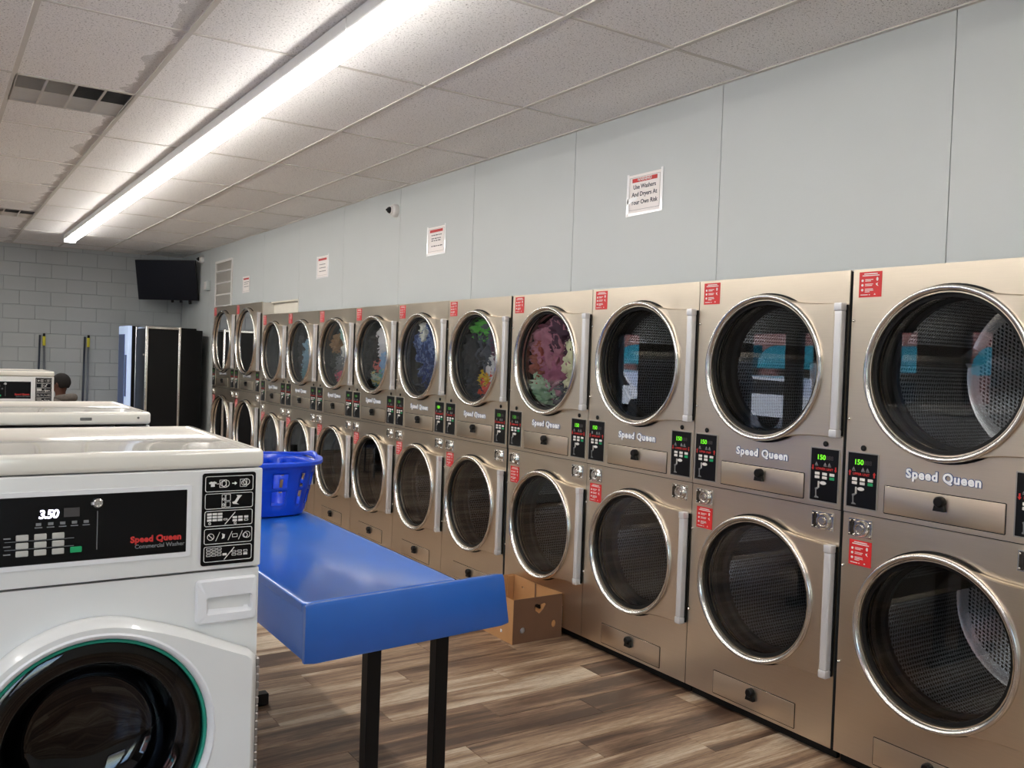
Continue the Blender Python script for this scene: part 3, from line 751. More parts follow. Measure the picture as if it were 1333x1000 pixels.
LOADS = {
 3: [('mauve', (150, 104, 118), -.09, .10, .15, .15), ('dark plum', (74, 50, 66), .09, .17, .15, .11), ('dusty pink', (146, 92, 116), .02, -.06, .13, .13),
     ('cream', (214, 206, 170), .18, -.01, .085, .16), ('sage green', (140, 168, 140), -.10, -.19, .13, .085), ('navy', (26, 26, 44), .12, -.20, .12, .08), ('russet', (140, 82, 70), -.18, -.02, .07, .12)],
 4: [('bright green', (74, 150, 56), .00, .21, .13, .07), ('black', (26, 26, 30), -.12, .00, .14, .20), ('charcoal', (66, 70, 80), .05, .07, .13, .15), ('maroon', (88, 52, 76), .18, .10, .07, .10),
     ('white and lavender', (206, 200, 218), .17, -.06, .08, .10), ('orange-red', (210, 58, 30), .11, -.20, .12, .10), ('yellow', (224, 170, 30), .04, -.15, .055, .06), ('dark grey', (40, 40, 46), -.08, -.20, .12, .08)],
 5: [('marbled blue denim', DEN, .06, .02, .19, .21), ('cream', (214, 208, 192), -.06, .19, .075, .065), ('deep blue', (24, 50, 120), .10, -.16, .14, .09), ('navy', (20, 26, 44), .00, -.23, .13, .06)],
 6: [('white and lilac', (206, 198, 210), .10, .12, .12, .13), ('pale blue', (134, 164, 196), .13, -.07, .10, .13), ('black', (20, 20, 22), -.12, .01, .12, .16), ('teal-print', PRN, .00, -.21, .13, .085), ('coral', (190, 104, 98), -.03, -.10, .05, .05)],
 7: [('brown', (136, 104, 70), -.09, .09, .11, .08), ('white and peach', (222, 204, 196), .16, .05, .09, .15), ('grey', (104, 108, 112), .03, -.09, .15, .12), ('pink', (206, 96, 120), .07, -.22, .12, .065), ('mint', (150, 188, 180), .10, .20, .08, .06), ('dark green', (40, 48, 44), -.12, -.06, .09, .12)],
 8: [('light blue', (120, 150, 170), .06, -.04, .13, .17), ('peach and white', (222, 196, 184), .16, .11, .08, .13), ('black', (22, 22, 24), -.12, .02, .11, .18), ('aqua', (108, 150, 160), .05, -.21, .13, .07)],
}
WHICH = {3: 'in the dryer behind the cardboard box', 4: 'in the dryer with the green and orange-red load', 5: 'in the dryer with the denim load',
         6: 'in the dryer with the teal-print load', 7: 'in the dryer with the brown and pink load', 8: 'in the dryer with the light blue and peach load'}
for k, items in LOADS.items():
    yc = (DY[k] + DN[k]) / 2
    for j, (nm, c, dx, dz, sx, sz) in enumerate(items):
        mat = c if not isinstance(c, tuple) else cloth(c)
        dep = 0.128 + 0.006 * ((j * 3) % 4)
        g = obj('garment', garment_mesh(k * 10 + j, sx * 1.3, 0.19, sz * 1.3, mat, dep - 0.006, dx, dz), None, (dep, yc - dx, 1.665 + dz), (0, 0, -PI / 2))
        tag(g, '%s garment tumbled %s' % (nm, WHICH[k]), 'garment', 'laundry in the upper drums')

# ------------------------------------------------------------------ washers
# local frame: x to the right along the front, y to the back, z up from the washer's foot
WW, WDp, WH = 0.712, 0.67, 1.03
def washer_outline():
    R = 0.275; pts = []
    ctrl = [(0.095, 0.2581), (0.14, 0.244), (0.186, 0.226), (0.24, 0.201), (0.30, 0.173), (0.330, 0.160), (0.342, 0.148)]
    pts += [(x, -z) for x, z in ctrl]
    for i in range(1, 8): pts.append((0.344, -0.14 + 0.28 * i / 8))
    pts += ctrl[::-1]
    a1 = math.atan2(0.2581, 0.095)
    for i in range(1, 48):
        a = a1 + (2 * PI - 2 * a1) * i / 48; pts.append((R * math.cos(a), R * math.sin(a)))
    return pts
def icon_sheet():
    m = MB(); y0, y1 = -0.0035, -0.0020; X0, X1 = 0.006, 0.116
    zs = [0.170, 0.130, 0.090, 0.049, 0.008]; h = 0.036
    for z in zs:
        frame2d(m, X0, X1, z, z + h, 0.0012, y0, y1, 0.005)
    def shirt(x, z, s):
        m.prism([(x + s * a, z + s * b) for a, b in ((-.35, -.5), (.35, -.5), (.35, .1), (.6, .0), (.75, .25), (.3, .5), (0, .38), (-.3, .5), (-.75, .25), (-.6, .0), (-.35, .1))], y0, y1)
    def ring(x, z, r, w=0.0012):
        m.loft([[(x + q * math.cos(a), yy, z + q * math.sin(a)) for a in [2 * PI * i / 14 for i in range(14)]] for q, yy in ((r, y1), (r, y0), (r - w, y0), (r - w, y1))], True)
    def rect(x, z, w, hh, fill): 
        if fill: m.box(x, x + w, y0, y1, z, z + hh)
        else: frame2d(m, x, x + w, z, z + hh, 0.0009, y0, y1, 0.001)
    z = zs[0] + 0.018
    shirt(0.023, z, 0.012); m.box(0.032, 0.037, y0, y1, z - .0006, z + .0006); ring(0.047, z, 0.007); ring(0.052, z, 0.009); rect(0.038, z - .009, .016, .018, False)
    m.prism([(.067, z - .001), (.073, z - .001), (.073, z - .004), (.078, z), (.073, z + .004), (.073, z + .001), (.067, z + .001)], y0, y1)
    rect(0.085, z - .009, .016, .018, False); ring(0.094, z, .006); ring(0.100, z + .002, .008)
    z = zs[1]
    rect(0.044, z + .003, .008, .030, False); rect(0.053, z + .018, .011, .015, False); rect(0.053, z + .003, .011, .013, False); ring(.048, z + .022, .003); ring(.048, z + .009, .003)
    m.prism([(.068, z + .014), (.074, z + .016), (.080, z + .026), (.078, z + .030), (.090, z + .029), (.084, z + .022), (.078, z + .012), (.084, z + .008), (.070, z + .010)], y0, y1)
    z = zs[2]
    for r in range(3):
        for q in range(3): rect(.012 + q * .012, z + .012 + r * .007, .010, .0048, True)
    rect(.049, z + .013, .009, .004, False)
    m.prism([(.052, z + .004), (.053, z + .003), (.076, z + .030), (.075, z + .031)], y0, y1)
    for r in range(2):
        for q in range(2): rect(.070 + q * .013, z + .009 + r * .007, .010, .0048, True)
    rect(.097, z + .016, .009, .0048, True); rect(.097, z + .009, .009, .0048, False); ring(.018, z + .007, .003); ring(.076, z + .005, .003)
    z = zs[3] + .017
    ring(.021, z, .008); m.prism([(.015, z + .005), (.016, z + .006), (.027, z - .005), (.026, z - .006)], y0, y1)
    for xx in (.032, .060, .084): m.prism([(xx, z - .010), (xx + .0012, z - .010), (xx + .010, z + .010), (xx + .0088, z + .010)], y0, y1)
    m.prism([(.046, z - .006), (.052, z - .004), (.053, z + .004), (.046, z + .007), (.048, z)], y0, y1); rect(.070, z - .004, .012, .008, False); ring(.104, z, .008); ring(.100, z - .001, .006)
    z = zs[4]
    for r in range(3):
        for q in range(3): rect(.012 + q * .012, z + .013 + r * .007, .010, .005, False)
    rect(.049, z + .013, .009, .005, True); m.prism([(.052, z + .004), (.053, z + .003), (.076, z + .030), (.075, z + .031)], y0, y1)
    for r in range(2):
        for q in range(2): rect(.070 + q * .013, z + .011 + r * .007, .010, .005, False)
    rect(.097, z + .011, .009, .005, True); rect(.097, z + .018, .009, .005, False)
    return m
def make_washer(label):
    t = thing('front_load_washer', label, 'washer', group='white front-loading washers')
    DX, DZ = WW - 0.356, WH - 0.63
    sh = MB(); e = 0.012
    sh.bbox(0, e, 0.01, WDp, 0, 0.985, 0.004, 1); sh.bbox(WW - e, WW, 0.01, WDp, 0, 0.985, 0.004, 1); sh.box(e, WW - e, 0.02, WDp, 0, 0.012)
    ob('cabinet', sh, 'white', t)
    bk = ob('back_sheet', MB().bbox(0.006, WW - 0.006, WDp - 0.012, WDp, 0, 0.975, 0.003, 1), 'white', t)
    ob('back_slot', MB().bbox(0.08, 0.165, WDp - 0.003, WDp + 0.004, 0.945, 0.958, 0.001, 1), 'ventdark', bk)
    ob('front_sheet', holed_panel(0.002, WW - 0.002, 0.004, 0.748, DX, DZ, 0.262, 0.0, 0.014), 'white', t, smooth=None)
    # lid: rounded slab with a raised rim
    bm = bmesh.new(); bmesh.ops.create_cube(bm, size=1)
    for v in bm.verts: v.co = Vector((WW / 2 + v.co.x * (WW + 0.006), WDp / 2 + v.co.y * (WDp + 0.012), WH - 0.0215 + v.co.z * 0.043))
    top = [f for f in bm.faces if f.normal.z > 0.9]
    bmesh.ops.inset_region(bm, faces=top, thickness=0.034); bmesh.ops.inset_region(bm, faces=top, thickness=0.010, depth=-0.005)
    ed = [q for q in bm.edges if all(abs(abs(v.co.x - WW / 2) - (WW + 0.006) / 2) < 1e-4 or abs(abs(v.co.y - WDp / 2) - (WDp + 0.012) / 2) < 1e-4 for v in q.verts)]
    bmesh.ops.bevel(bm, geom=ed, offset=0.011, segments=4, profile=0.5, affect='EDGES')
    lid = ob('lid', MB().frombm(bm), 'whitetop', t, smooth=50)
    ob('lid_slot', MB().bbox(0.19, 0.227, WDp + 0.004, WDp + 0.008, WH - 0.028, WH - 0.018, 0.001, 1).cyl(0.004, WDp + 0.004, WDp + 0.008, (0.04, 0, WH - 0.020), 10), 'ventdark', lid)
    # control fascia
    fa = ob('control_fascia', MB().bbox(0.0, WW, -0.006, 0.05, 0.753, 0.985, 0.005, 3), 'white', t)
    px0, px1, pz0, pz1 = WW - 0.540, WW - 0.172, WH - 0.229, WH - 0.0875
    pan = ob('control_window', MB().bbox(px0, px1, -0.009, -0.004, pz0, pz1, 0.0015, 1), 'panelblack', t)
    ob('bezel', frame2d(MB(), px0 - 0.010, px1 + 0.010, pz0 - 0.010, pz1 + 0.010, 0.010, -0.0085, -0.005, 0.006), 'whitepl', pan)
    obj('digits', text_mesh('3.50', 0.0245, 'white_led', 0.0004, 0.0007, 'LEFT', 0.15, 0.88), pan, (WW - 0.470, -0.0096, WH - 0.133))
    mk = MB()
    for q in range(5): mk.box(WW - 0.474 + q * 0.0225, WW - 0.464 + q * 0.0225, -0.0098, -0.0088, WH - 0.148, WH - 0.142); mk.box(WW - 0.476 + q * 0.0225, WW - 0.462 + q * 0.0225, -0.0098, -0.0088, WH - 0.153, WH - 0.151)
    for r in range(2): mk.box(WW - 0.530, WW - 0.402, -0.0098, -0.0088, WH - 0.1785 - r * 0.0165, WH - 0.1775 - r * 0.0165)
    for r in range(3): mk.box(WW - 0.532, WW - 0.519, -0.0098, -0.0088, WH - 0.172 - r * 0.0165, WH - 0.1695 - r * 0.0165)
    ob('panel_marks', mk, 'ink_grey', pan, smooth=None)
    ob('unlit_display', MB().box(WW - 0.422, WW - 0.392, -0.0096, -0.0088, WH - 0.133, WH - 0.114), 'dim_led', pan, smooth=None)
    for r in range(3):
        for q in range(3):
            ob('button', MB().bbox(0, 0.0230, -0.003, 0, 0, 0.0125, 0.002, 1), 'btn_grey', pan, (WW - 0.510 + q * 0.0333, -0.009, WH - 0.177 - r * 0.0165))
    ob('start_button', MB().bbox(0, 0.0225, -0.003, 0, 0, 0.0125, 0.002, 1), 'btn_green', pan, (WW - 0.409, -0.009, WH - 0.2095))
    ob('key_lock', MB().lathe([(0.0105, 0), (0.0105, -0.006), (0.008, -0.009), (0.006, -0.009), (0.005, -0.006), (0.0005, -0.006)], seg=20).box(-.0135, -.009, -.004, -.001, -.003, .003), 'chrome', pan, (WW - 0.357, -0.009, WH - 0.107), smooth=30)
    ob('divider', MB().box(WW - 0.358, WW - 0.3565, -0.0098, -0.0088, WH - 0.207, WH - 0.124), 'ink_grey', pan, smooth=None)
    obj('brand_lettering', text_mesh('Speed Queen', 0.0185, 'ink_red', 0.0003, 0.0009, 'LEFT', 0.0, 1.06), pan, (WW - 0.290, -0.0094, WH - 0.1985))
    obj('type_lettering', text_mesh('Commercial Washer', 0.0124, 'ink_grey', 0.0003, 0.0002), pan, (WW - 0.281, -0.0094, WH - 0.2125))
    la = ob('instruction_label', MB().prism(rounded(0, 0.122, 0, 0.213, 0.006), -0.002, 0.0), 'panelblack', t, (WW - 0.139, -0.0062, WH - 0.266), smooth=None)
    ob('pictograms', icon_sheet(), 'ink_white', la, smooth=None)
    # detergent drawer pull: plate with a scooped pocket
    X0, X1, Z0, Z1 = WW - 0.147, WW - 0.006, WH - 0.402, WH - 0.299
    a = rounded(X0, X1, Z0, Z1, 0.010, 6); b = rounded(X0 + .004, X1 - .004, Z0 + .004, Z1 - .004, 0.008, 6)
    c_ = rounded(WW - .124, WW - .018, WH - .381, WH - .340, .006, 6); d_ = rounded(WW - .118, WW - .026, WH - .376, WH - .346, .005, 6)
    pu = MB().loft([[(x, 0.0, z) for x, z in a], [(x, -0.006, z) for x, z in a], [(x, -0.010, z) for x, z in b], [(x, -0.010, z) for x, z in c_], [(x, 0.018 if z > WH - .36 else -0.002, z) for x, z in d_]], True, False, True)
    ob('drawer_pull', pu, 'whitepl', t, smooth=40)
    # door
    ol = washer_outline()
    d = ob('door', door_slab(ol, 0.246, -0.002, -0.046, 0.014), 'white', t, (DX, 0, DZ), smooth=45)
    ob('door_ring', MB().lathe([(0.250, -0.0462), (0.246, -0.049), (0.240, -0.047), (0.234, -0.034), (0.234, -0.01)], seg=72), 'whitepl', d, smooth=50)
    ob('gasket', MB().lathe([(0.236, -0.030), (0.232, -0.036), (0.227, -0.034), (0.226, -0.014)], seg=72), 'teal', d, smooth=50)
    ob('glass_bowl', MB().lathe([(0.225, -0.026), (0.205, -0.034), (0.180, -0.026), (0.160, 0.010), (0.145, 0.062), (0.11, 0.082), (0.05, 0.088), (0.0005, 0.089)], seg=72), 'washglass', d, smooth=True)
    ob('hinge', (lambda h: [h.bbox(0.345, 0.353, -0.030, -0.004, -0.138 + q * 0.0186, -0.138 + q * 0.0186 + 0.0166, 0.002, 1) for q in range(15)] and h)(MB()), 'hinge', d)
    ob('drum', MB().lathe([(0.262, 0.005), (0.25, 0.06), (0.29, 0.08), (0.29, 0.48), (0.05, 0.50), (0.0005, 0.50)]), 'washdrum', t, (DX, 0, DZ), smooth=40)
    return t
w1 = make_washer('white front-loading washer nearest the camera, display reading 3.50')
PZ = 0.40
w1.location = (-2.566 - WW, -0.258, PZ)
def put_washer(x, y, rz, label):
    w = dup(w1); w.location = (x, y, PZ); w.rotation_euler = (0, 0, rz); w['label'] = label; return w
put_washer(-2.566, 1.69, PI, 'white washer standing back to back behind the nearest one, plain rear toward the camera')
put_washer(-2.338 - WW, 6.05, 0, 'far white washer with black control panel, in front of the seated person')
put_washer(-2.566 - 2 * WW - 0.012, -0.258, 0, 'white washer next to the nearest one, beyond the left picture edge, facing the camera side')
put_washer(-2.566 - WW - 0.012, 1.69, PI, 'white washer beside the rear-facing one, beyond the left picture edge')
put_washer(-2.338 - 2 * WW - 0.012, 6.05, 0, 'white washer left of the far one, beyond the left picture edge')
for y0, y1, xr, lab in ((-0.20, 1.63, -2.60, 'low painted plinth under the back-to-back washers'), (6.10, 6.70, -2.37, 'low painted plinth under the far washers')):
    tag(ob('washer_plinth', MB().bbox(xr - 1.40, xr, y0, y1, 0, PZ, 0.01, 2), 'concrete'), lab, 'plinth', 'washer plinths')

# ------------------------------------------------------------------ folding table
TZ = 0.86
def make_table():
    t = thing('folding_table', 'glossy blue folding table on black steel legs beside the nearest washer', 'table', (-2.22, 0.34, 0))
    XR, LY = 0.60, 1.98
    # moulded top with rolled rim; local x right, y away from the camera
    ring = rounded(0.0, XR, 0.03, LY, 0.018, 5)
    def R(ins, z): return [(x + (ins if x < XR / 2 else -ins), y + (ins + 0.1004 * x if y < LY / 2 else -ins), z) for x, y in ring]
    tp = MB().loft([R(0.012, TZ - 0.03), R(0.0, TZ - 0.03), R(0.0, TZ - 0.004), R(0.005, TZ), R(0.014, TZ), R(0.020, TZ - 0.003)], True, True, True)
    ob('top', tp, 'tablebl', t, smooth=40)
    ob('side_apron', MB().bbox(0.001, 0.022, 0.03, LY - 0.02, TZ - 0.185, TZ - 0.006, 0.008, 2), 'tablebl', t)
    ob('side_apron', MB().bbox(XR - 0.022, XR - 0.001, 0.06, LY - 0.02, TZ - 0.185, TZ - 0.006, 0.008, 2), 'tablebl', t)
    ob('back_apron', MB().bbox(0.02, XR - 0.02, LY - 0.024, LY - 0.004, TZ - 0.185, TZ - 0.006, 0.008, 2), 'tablebl', t)
    # wider front board, its right end set back a little and flared at the foot
    n = 24; b = MB(); prof = [(0.030, TZ - 0.004), (0.020, TZ + 0.002), (0.006, TZ + 0.001), (0.0, TZ - 0.010), (0.0, TZ - 0.185), (0.004, TZ - 0.193), (0.026, TZ - 0.193), (0.030, TZ - 0.186)]
    rings = []
    for i in range(n + 1):
        f = i / n; rr = []
        for y, z in prof:
            x1 = 0.797 + 0.030 * max(0.0, (TZ - z)) / 0.19; e = 0.0
            if f < 0.02 or f > 0.98: e = 0.004
            rr.append((0.0 + x1 * f, y + 0.080 * f + (e if y < 0.015 else -e), z - (e if z > TZ - 0.05 else -e)))
        rings.append(rr)
    b.loft(rings, True, True, True)
    ob('front_apron', b, 'tablebl', t, smooth=50)
    for fy, legs, b0, b1 in ((0.16, (0.305, 0.575), 0.02, 0.66), (1.405, (0.20,), 0.02, 0.351)):
        for lx in legs: ob('leg', MB().bbox(lx - 0.026, lx + 0.026, fy - 0.026, fy + 0.026, 0.05, TZ - 0.03, 0.003, 1), 'blackpt', t)
        ob('foot_bar', MB().bbox(b0, b1, fy - 0.026, fy + 0.026, 0.0, 0.055, 0.003, 1), 'blackpt', t)
    ob('rail', MB().bbox(0.29, 0.33, 0.16, 1.40, TZ - 0.09, TZ - 0.05, 0.003, 1), 'blackpt', t)
make_table()

# ------------------------------------------------------------------ laundry basket
def make_basket():
    t = thing('laundry_basket', 'blue slotted plastic laundry basket at the far end of the blue table', 'basket', (-1.848, 2.035, TZ))
    def sup(a, b, k, z, e=3.4):
        q = 2 * PI * k / 96; c, s = math.cos(q), math.sin(q)
        return (a * math.copysign(abs(c) ** (2 / e), c), b * math.copysign(abs(s) ** (2 / e), s), z)
    lev = [(0.0, 0.185, 0.165), (0.008, 0.205, 0.185), (0.030, 0.213, 0.193), (0.060, 0.219, 0.199), (0.130, 0.233, 0.213), (0.148, 0.237, 0.217), (0.215, 0.250, 0.230), (0.240, 0.255, 0.235), (0.268, 0.260, 0.240)]
    g = MB(); g.v = [sup(a, b, k, z) for z, a, b in lev for k in range(96)]
    for i in range(len(lev) - 1):
        for k in range(96):
            if i in (3, 5) and k % 6 in (0, 1): continue
            g.f.append((i * 96 + k, i * 96 + (k + 1) % 96, (i + 1) * 96 + (k + 1) % 96, (i + 1) * 96 + k))
    g.f.append(tuple(range(95, -1, -1)))
    b = ob('body', g, 'basket', t, smooth=40)
    m = b.modifiers.new('wall', 'SOLIDIFY'); m.thickness = 0.003; m.offset = 0
    sl = MB()
    for i in (3, 5):
        for k in range(0, 96, 6):
            z0, a0, b0 = lev[i]; z1, a1, b1 = lev[i + 1]
            pts = [sup(a0 + .002, b0 + .002, k, z0), sup(a0 + .002, b0 + .002, k + 2, z0), sup(a1 + .002, b1 + .002, k + 2, z1), sup(a1 + .002, b1 + .002, k, z1), sup(a0 + .002, b0 + .002, k, z0)]
            sl.tube(pts, 0.0022, 5)
    s_ = ob('slot_rims', sl, 'basket', b, smooth=True); s_['kind'] = 'stuff'
    rim = MB(); rings = []
    for k in range(96):
        q = 2 * PI * k / 96; end = abs(math.cos(q)) ** 10; lift = 0.012 * end
        x, y, z = sup(0.260, 0.240, k, 0.262 + lift); d = Vector((x, y, 0)).normalized()
        o = 0.022 + 0.018 * end
        rings.append([(x - d.x * .003, y - d.y * .003, z), (x - d.x * .002, y - d.y * .002, z + .010), (x + d.x * o * .5, y + d.y * o * .5, z + .012), (x + d.x * o, y + d.y * o, z + .006), (x + d.x * (o + .002), y + d.y * (o + .002), z - .008), (x + d.x * (o - .003), y + d.y * (o - .003), z - .008), (x + d.x * (o - .006), y + d.y * (o - .006), z)])
    rings.append(rings[0]); rim.loft(rings, True)
    ob('rim', rim, 'basket', t, smooth=50)
    for s in (-1, 1):
        ob('hand_grip', MB().tube([(s * (0.262 + 0.020 * math.sin(PI * i / 12)), -0.10 + 0.20 * i / 12, 0.270 + 0.018 * math.sin(PI * i / 12)) for i in range(13)], 0.011, 10), 'basket', t, smooth=True)
make_basket()

# ------------------------------------------------------------------ cardboard box
def panel_holes(w, h, holes, th, mat, name, parent, loc, rot):
    """board in the x-z plane with real holes (filled 2D curve)"""
    cu = bpy.data.curves.new(name, 'CURVE'); cu.dimensions = '2D'; cu.fill_mode = 'BOTH'; cu.extrude = th / 2
    for poly in [[(0, 0), (w, 0), (w, h), (0, h)]] + holes:
        sp = cu.splines.new('POLY'); sp.points.add(len(poly) - 1); sp.use_cyclic_u = True
        for p, (x, y) in zip(sp.points, poly): p.co = (x, y, 0, 1)
    o = bpy.data.objects.new('tmp', cu); COL.objects.link(o); bpy.context.view_layer.update()
    me = bpy.data.meshes.new_from_object(o.evaluated_get(bpy.context.evaluated_depsgraph_get())); bpy.data.objects.remove(o)
    for v in me.vertices: v.co = Vector((v.co.x, -v.co.z, v.co.y))
    me.materials.clear(); me.materials.append(M[mat]); return obj(name, me, parent, loc, rot)
def circ(x, z, rx, rz, n=18): return [(x + rx * math.cos(2 * PI * i / n), z + rz * math.sin(2 * PI * i / n)) for i in range(n)]
def make_box():
    bw, bd, bh = 0.352, 0.54, 0.262
    t = thing('cardboard_box', 'open brown cardboard box with punched holes on the floor against the dryers', 'box', (-0.36, 1.925, 0))
    heart = [(0.145, 0.205), (0.150, 0.185), (0.185, 0.160), (0.215, 0.188), (0.232, 0.212), (0.222, 0.222), (0.200, 0.218), (0.185, 0.214), (0.165, 0.222), (0.150, 0.218)]
    panel_holes(bw, bh, [heart, circ(0.068, 0.075, 0.019, 0.018), circ(0.292, 0.087, 0.016, 0.022)], 0.005, 'cardshade_tape', 'front_panel', t, (0, 0, 0), None)  # front board takes the darker brown, its shade painted in
    panel_holes(bd, bh, [circ(0.27, 0.13, 0.014, 0.02)], 0.005, 'card', 'side_panel', t, (0.0, bd, 0), (0, 0, -PI / 2))
    panel_holes(bd, bh, [circ(0.21, 0.165, 0.012, 0.018), circ(0.42, 0.20, 0.012, 0.006)], 0.005, 'card', 'side_panel', t, (bw, 0, 0), (0, 0, PI / 2))
    panel_holes(bw, bh, [circ(0.17, 0.15, 0.03, 0.02)], 0.005, 'card', 'back_panel', t, (0, bd, 0), None)
    ob('bottom', MB().box(0, bw, 0, bd, 0.001, 0.006), 'card', t, smooth=None)
    ob('corner_flap', MB().box(0.30, 0.346, bd - 0.02, bd - 0.006, 0.006, bh - 0.004), 'card', t, smooth=None)
    ob('tape_strip', MB().box(bw - 0.0045, bw - 0.0035, 0.27, 0.285, 0.01, bh - 0.002), 'cardshade_tape', t, smooth=None)
make_box()
def crumple(seed, s, mat):
    bm = bmesh.new(); bmesh.ops.create_icosphere(bm, subdivisions=3, radius=1.0)
    for v in bm.verts:
        d = v.co.normalized(); k = 1 + 0.5 * noise.noise(d * 2.1 + Vector((seed, 0, 0))) + 0.25 * noise.noise(d * 5 + Vector((0, seed, 0)))
        v.co = Vector((d.x * k * s[0], d.y * k * s[1], max(d.z * k * s[2], -s[2] * 0.7)))
    me = bpy.data.meshes.new('paper'); bm.to_mesh(me); bm.free(); me.materials.append(mat); return me
tag(obj('crumpled_paper', crumple(3, (0.09, 0.10, 0.10), M['paper']), None, (-0.26, 2.06, 0.078)), 'crumpled white paper inside the cardboard box, seen through its holes', 'paper')

# ------------------------------------------------------------------ things on the dryer wall
def wall_sheet(y0, z0, w, h, label, lines, warn):
    """paper notice in a plastic sleeve; local x runs along the wall to the right, facing the room"""
    t = thing('wall_notice', label, 'sign', (WX - 0.001, y0, z0), -PI / 2, 'paper notices taped to the dryer wall')
    ob('sheet', MB().box(0, w, -0.0015, 0, 0, h), 'paper', t, smooth=None)
    hb = ob('header_bar', MB().box(w * .14, w * .86, -0.0025, -0.0014, h * .80, h * .90), 'ink_red', t, smooth=None)
    if warn: obj('header_lettering', text_mesh('WARNING!', h * .105, 'ink_white', 0.0003, 0.0006, 'CENTER'), hb, (w / 2, -0.0029, h * .822))
    ob('border', frame2d(MB(), w * .06, w * .94, h * .10, h * .93, 0.0015, -0.0022, -0.0014, 0.001), 'ink_grey', t, smooth=None)
    for s, zz in lines:
        if s: obj('lettering', text_mesh(s, h * .155, 'ink_dark', 0.0003, 0.0006, 'CENTER'), t, (w / 2, -0.0022, h * zz))
        else:
            mk = MB(); xx = w * .24
            random.seed(int(zz * 1000) + int(y0 * 100))
            while xx < w * .74:
                l = w * random.uniform(.05, .14); mk.box(xx, xx + l, -0.0024, -0.0014, h * zz, h * (zz + .03)); xx += l + w * .035
            q = ob('text_line', mk, 'ink_dark', t, smooth=None); q['kind'] = 'stuff'
    for poly in ([(-.006, -.012), (.012, -.012), (.012, h + .008), (-.006, h + .008)], [(w - .012, 0), (w + .008, -.006), (w + .006, h + .012), (w - .010, h + .012)],
                 [(0, -.010), (w, -.006), (w, .006), (0, .006)]):
        ob('tape_strip', MB().prism(poly, -0.0030, -0.0020), 'tape', t, smooth=None)
    if warn:
        ob('tape_strip', MB().prism([(0.0, h * .27), (w * .30, h * .36), (w * .28, h * .44), (0.0, h * .40)], -0.0030, -0.0022), 'tape', t, smooth=None)
    return t
wall_sheet(1.592, 2.512, 0.286, 0.222, 'largest white warning notice about own risk, nearest on the pale wall', [('Use Washers', .63), ('And Dryers At', .44), ('Your Own Risk', .24)], True)
wall_sheet(4.030, 2.478, 0.292, 0.215, 'taped white notice with red header right of the dome camera', [(None, .68), (None, .56), (None, .48), (None, .28)], False)
wall_sheet(6.452, 2.436, 0.31, 0.215, 'taped white notice with a red corner left of the dome camera', [(None, .60), (None, .44), (None, .28)], False)
wall_sheet(9.035, 2.395, 0.305, 0.205, 'small white notice with red header right of the wall grille', [(None, .64), (None, .52), (None, .36)], False)

# wall grille with four bays
def grille():
    y0, w, z0, h = 10.30, 0.82, 2.25, 0.635
    t = thing('wall_grille', 'white framed return-air grille on the pale wall above the far dryers', 'grille', (WX - 0.001, y0, z0), -PI / 2)
    f = MB().box(0, 0.04, -0.016, 0, 0, h).box(w - 0.04, w, -0.016, 0, 0, h).box(0.04, w - 0.04, -0.016, 0, h - 0.03, h).box(0.04, w - 0.04, -0.016, 0, 0, 0.02)
    for q in range(1, 4): f.box(0.04, w - 0.04, -0.014, 0, q * h / 4 + 0.002, q * h / 4 + 0.018)
    ob('frame', f, 'camwhite', t, smooth=None)
    for q in range(4):
        lv = MB(); z0_, z1_ = q * h / 4 + 0.018, (q + 1) * h / 4 - 0.004
        n = 12
        for k in range(n):
            zz = z0_ + (z1_ - z0_) * k / n; lv.add([(0.04, -0.009, zz), (w - 0.04, -0.009, zz), (w - 0.04, -0.001, zz + 0.010), (0.04, -0.001, zz + 0.010)], [(0, 1, 2, 3)])
        lv.box(0.04, w - 0.04, -0.001, 0, z0_, z1_)
        ob('louvre_bay', lv, 'ventlight', t, smooth=None)
grille()
def dome_camera(loc, rz, label):
    t = thing('dome_camera', label, 'camera', loc, rz, 'white dome security cameras')
    ob('base', MB().lathe([(0.055, 0.0), (0.055, -0.030), (0.050, -0.042), (0.040, -0.048)], seg=28).disc(0.055, 0.0, seg=28), 'camwhite', t, smooth=40)
    ob('collar', MB().lathe([(0.040, -0.048), (0.036, -0.062), (0.030, -0.064)], seg=28), 'camwhite', t, smooth=40)
    l = ob('eyeball', MB().lathe([(0.030 * math.cos(a), -0.058 - 0.034 * math.sin(a)) for a in [PI / 2 * k / 8 for k in range(8)]] + [(0.0003, -0.092)], seg=24), 'blackpl', t, smooth=True)
    ob('lens', MB().lathe([(0.009, -0.090), (0.009, -0.097), (0.0005, -0.098)], seg=14), 'panelblack', l, smooth=40)
dome_camera((WX, 4.62, 2.905), -PI / 2, 'white dome camera with black eye high on the pale wall between two notices')
dome_camera((WX, 11.02, 2.975), -PI / 2, 'white dome camera by the upper corner of the television')
t = thing('junction_box', 'small pale electrical box on the wall right of the television', 'box', (WX, 10.66, 2.575), -PI / 2)
ob('case', MB().bbox(-0.075, 0.075, -0.055, 0, -0.07, 0.07, 0.005, 2), 'boxgrey', t)
ob('cover_plate', MB().bbox(-0.060, 0.060, -0.060, -0.054, -0.055, 0.055, 0.003, 1), 'camwhite', t)

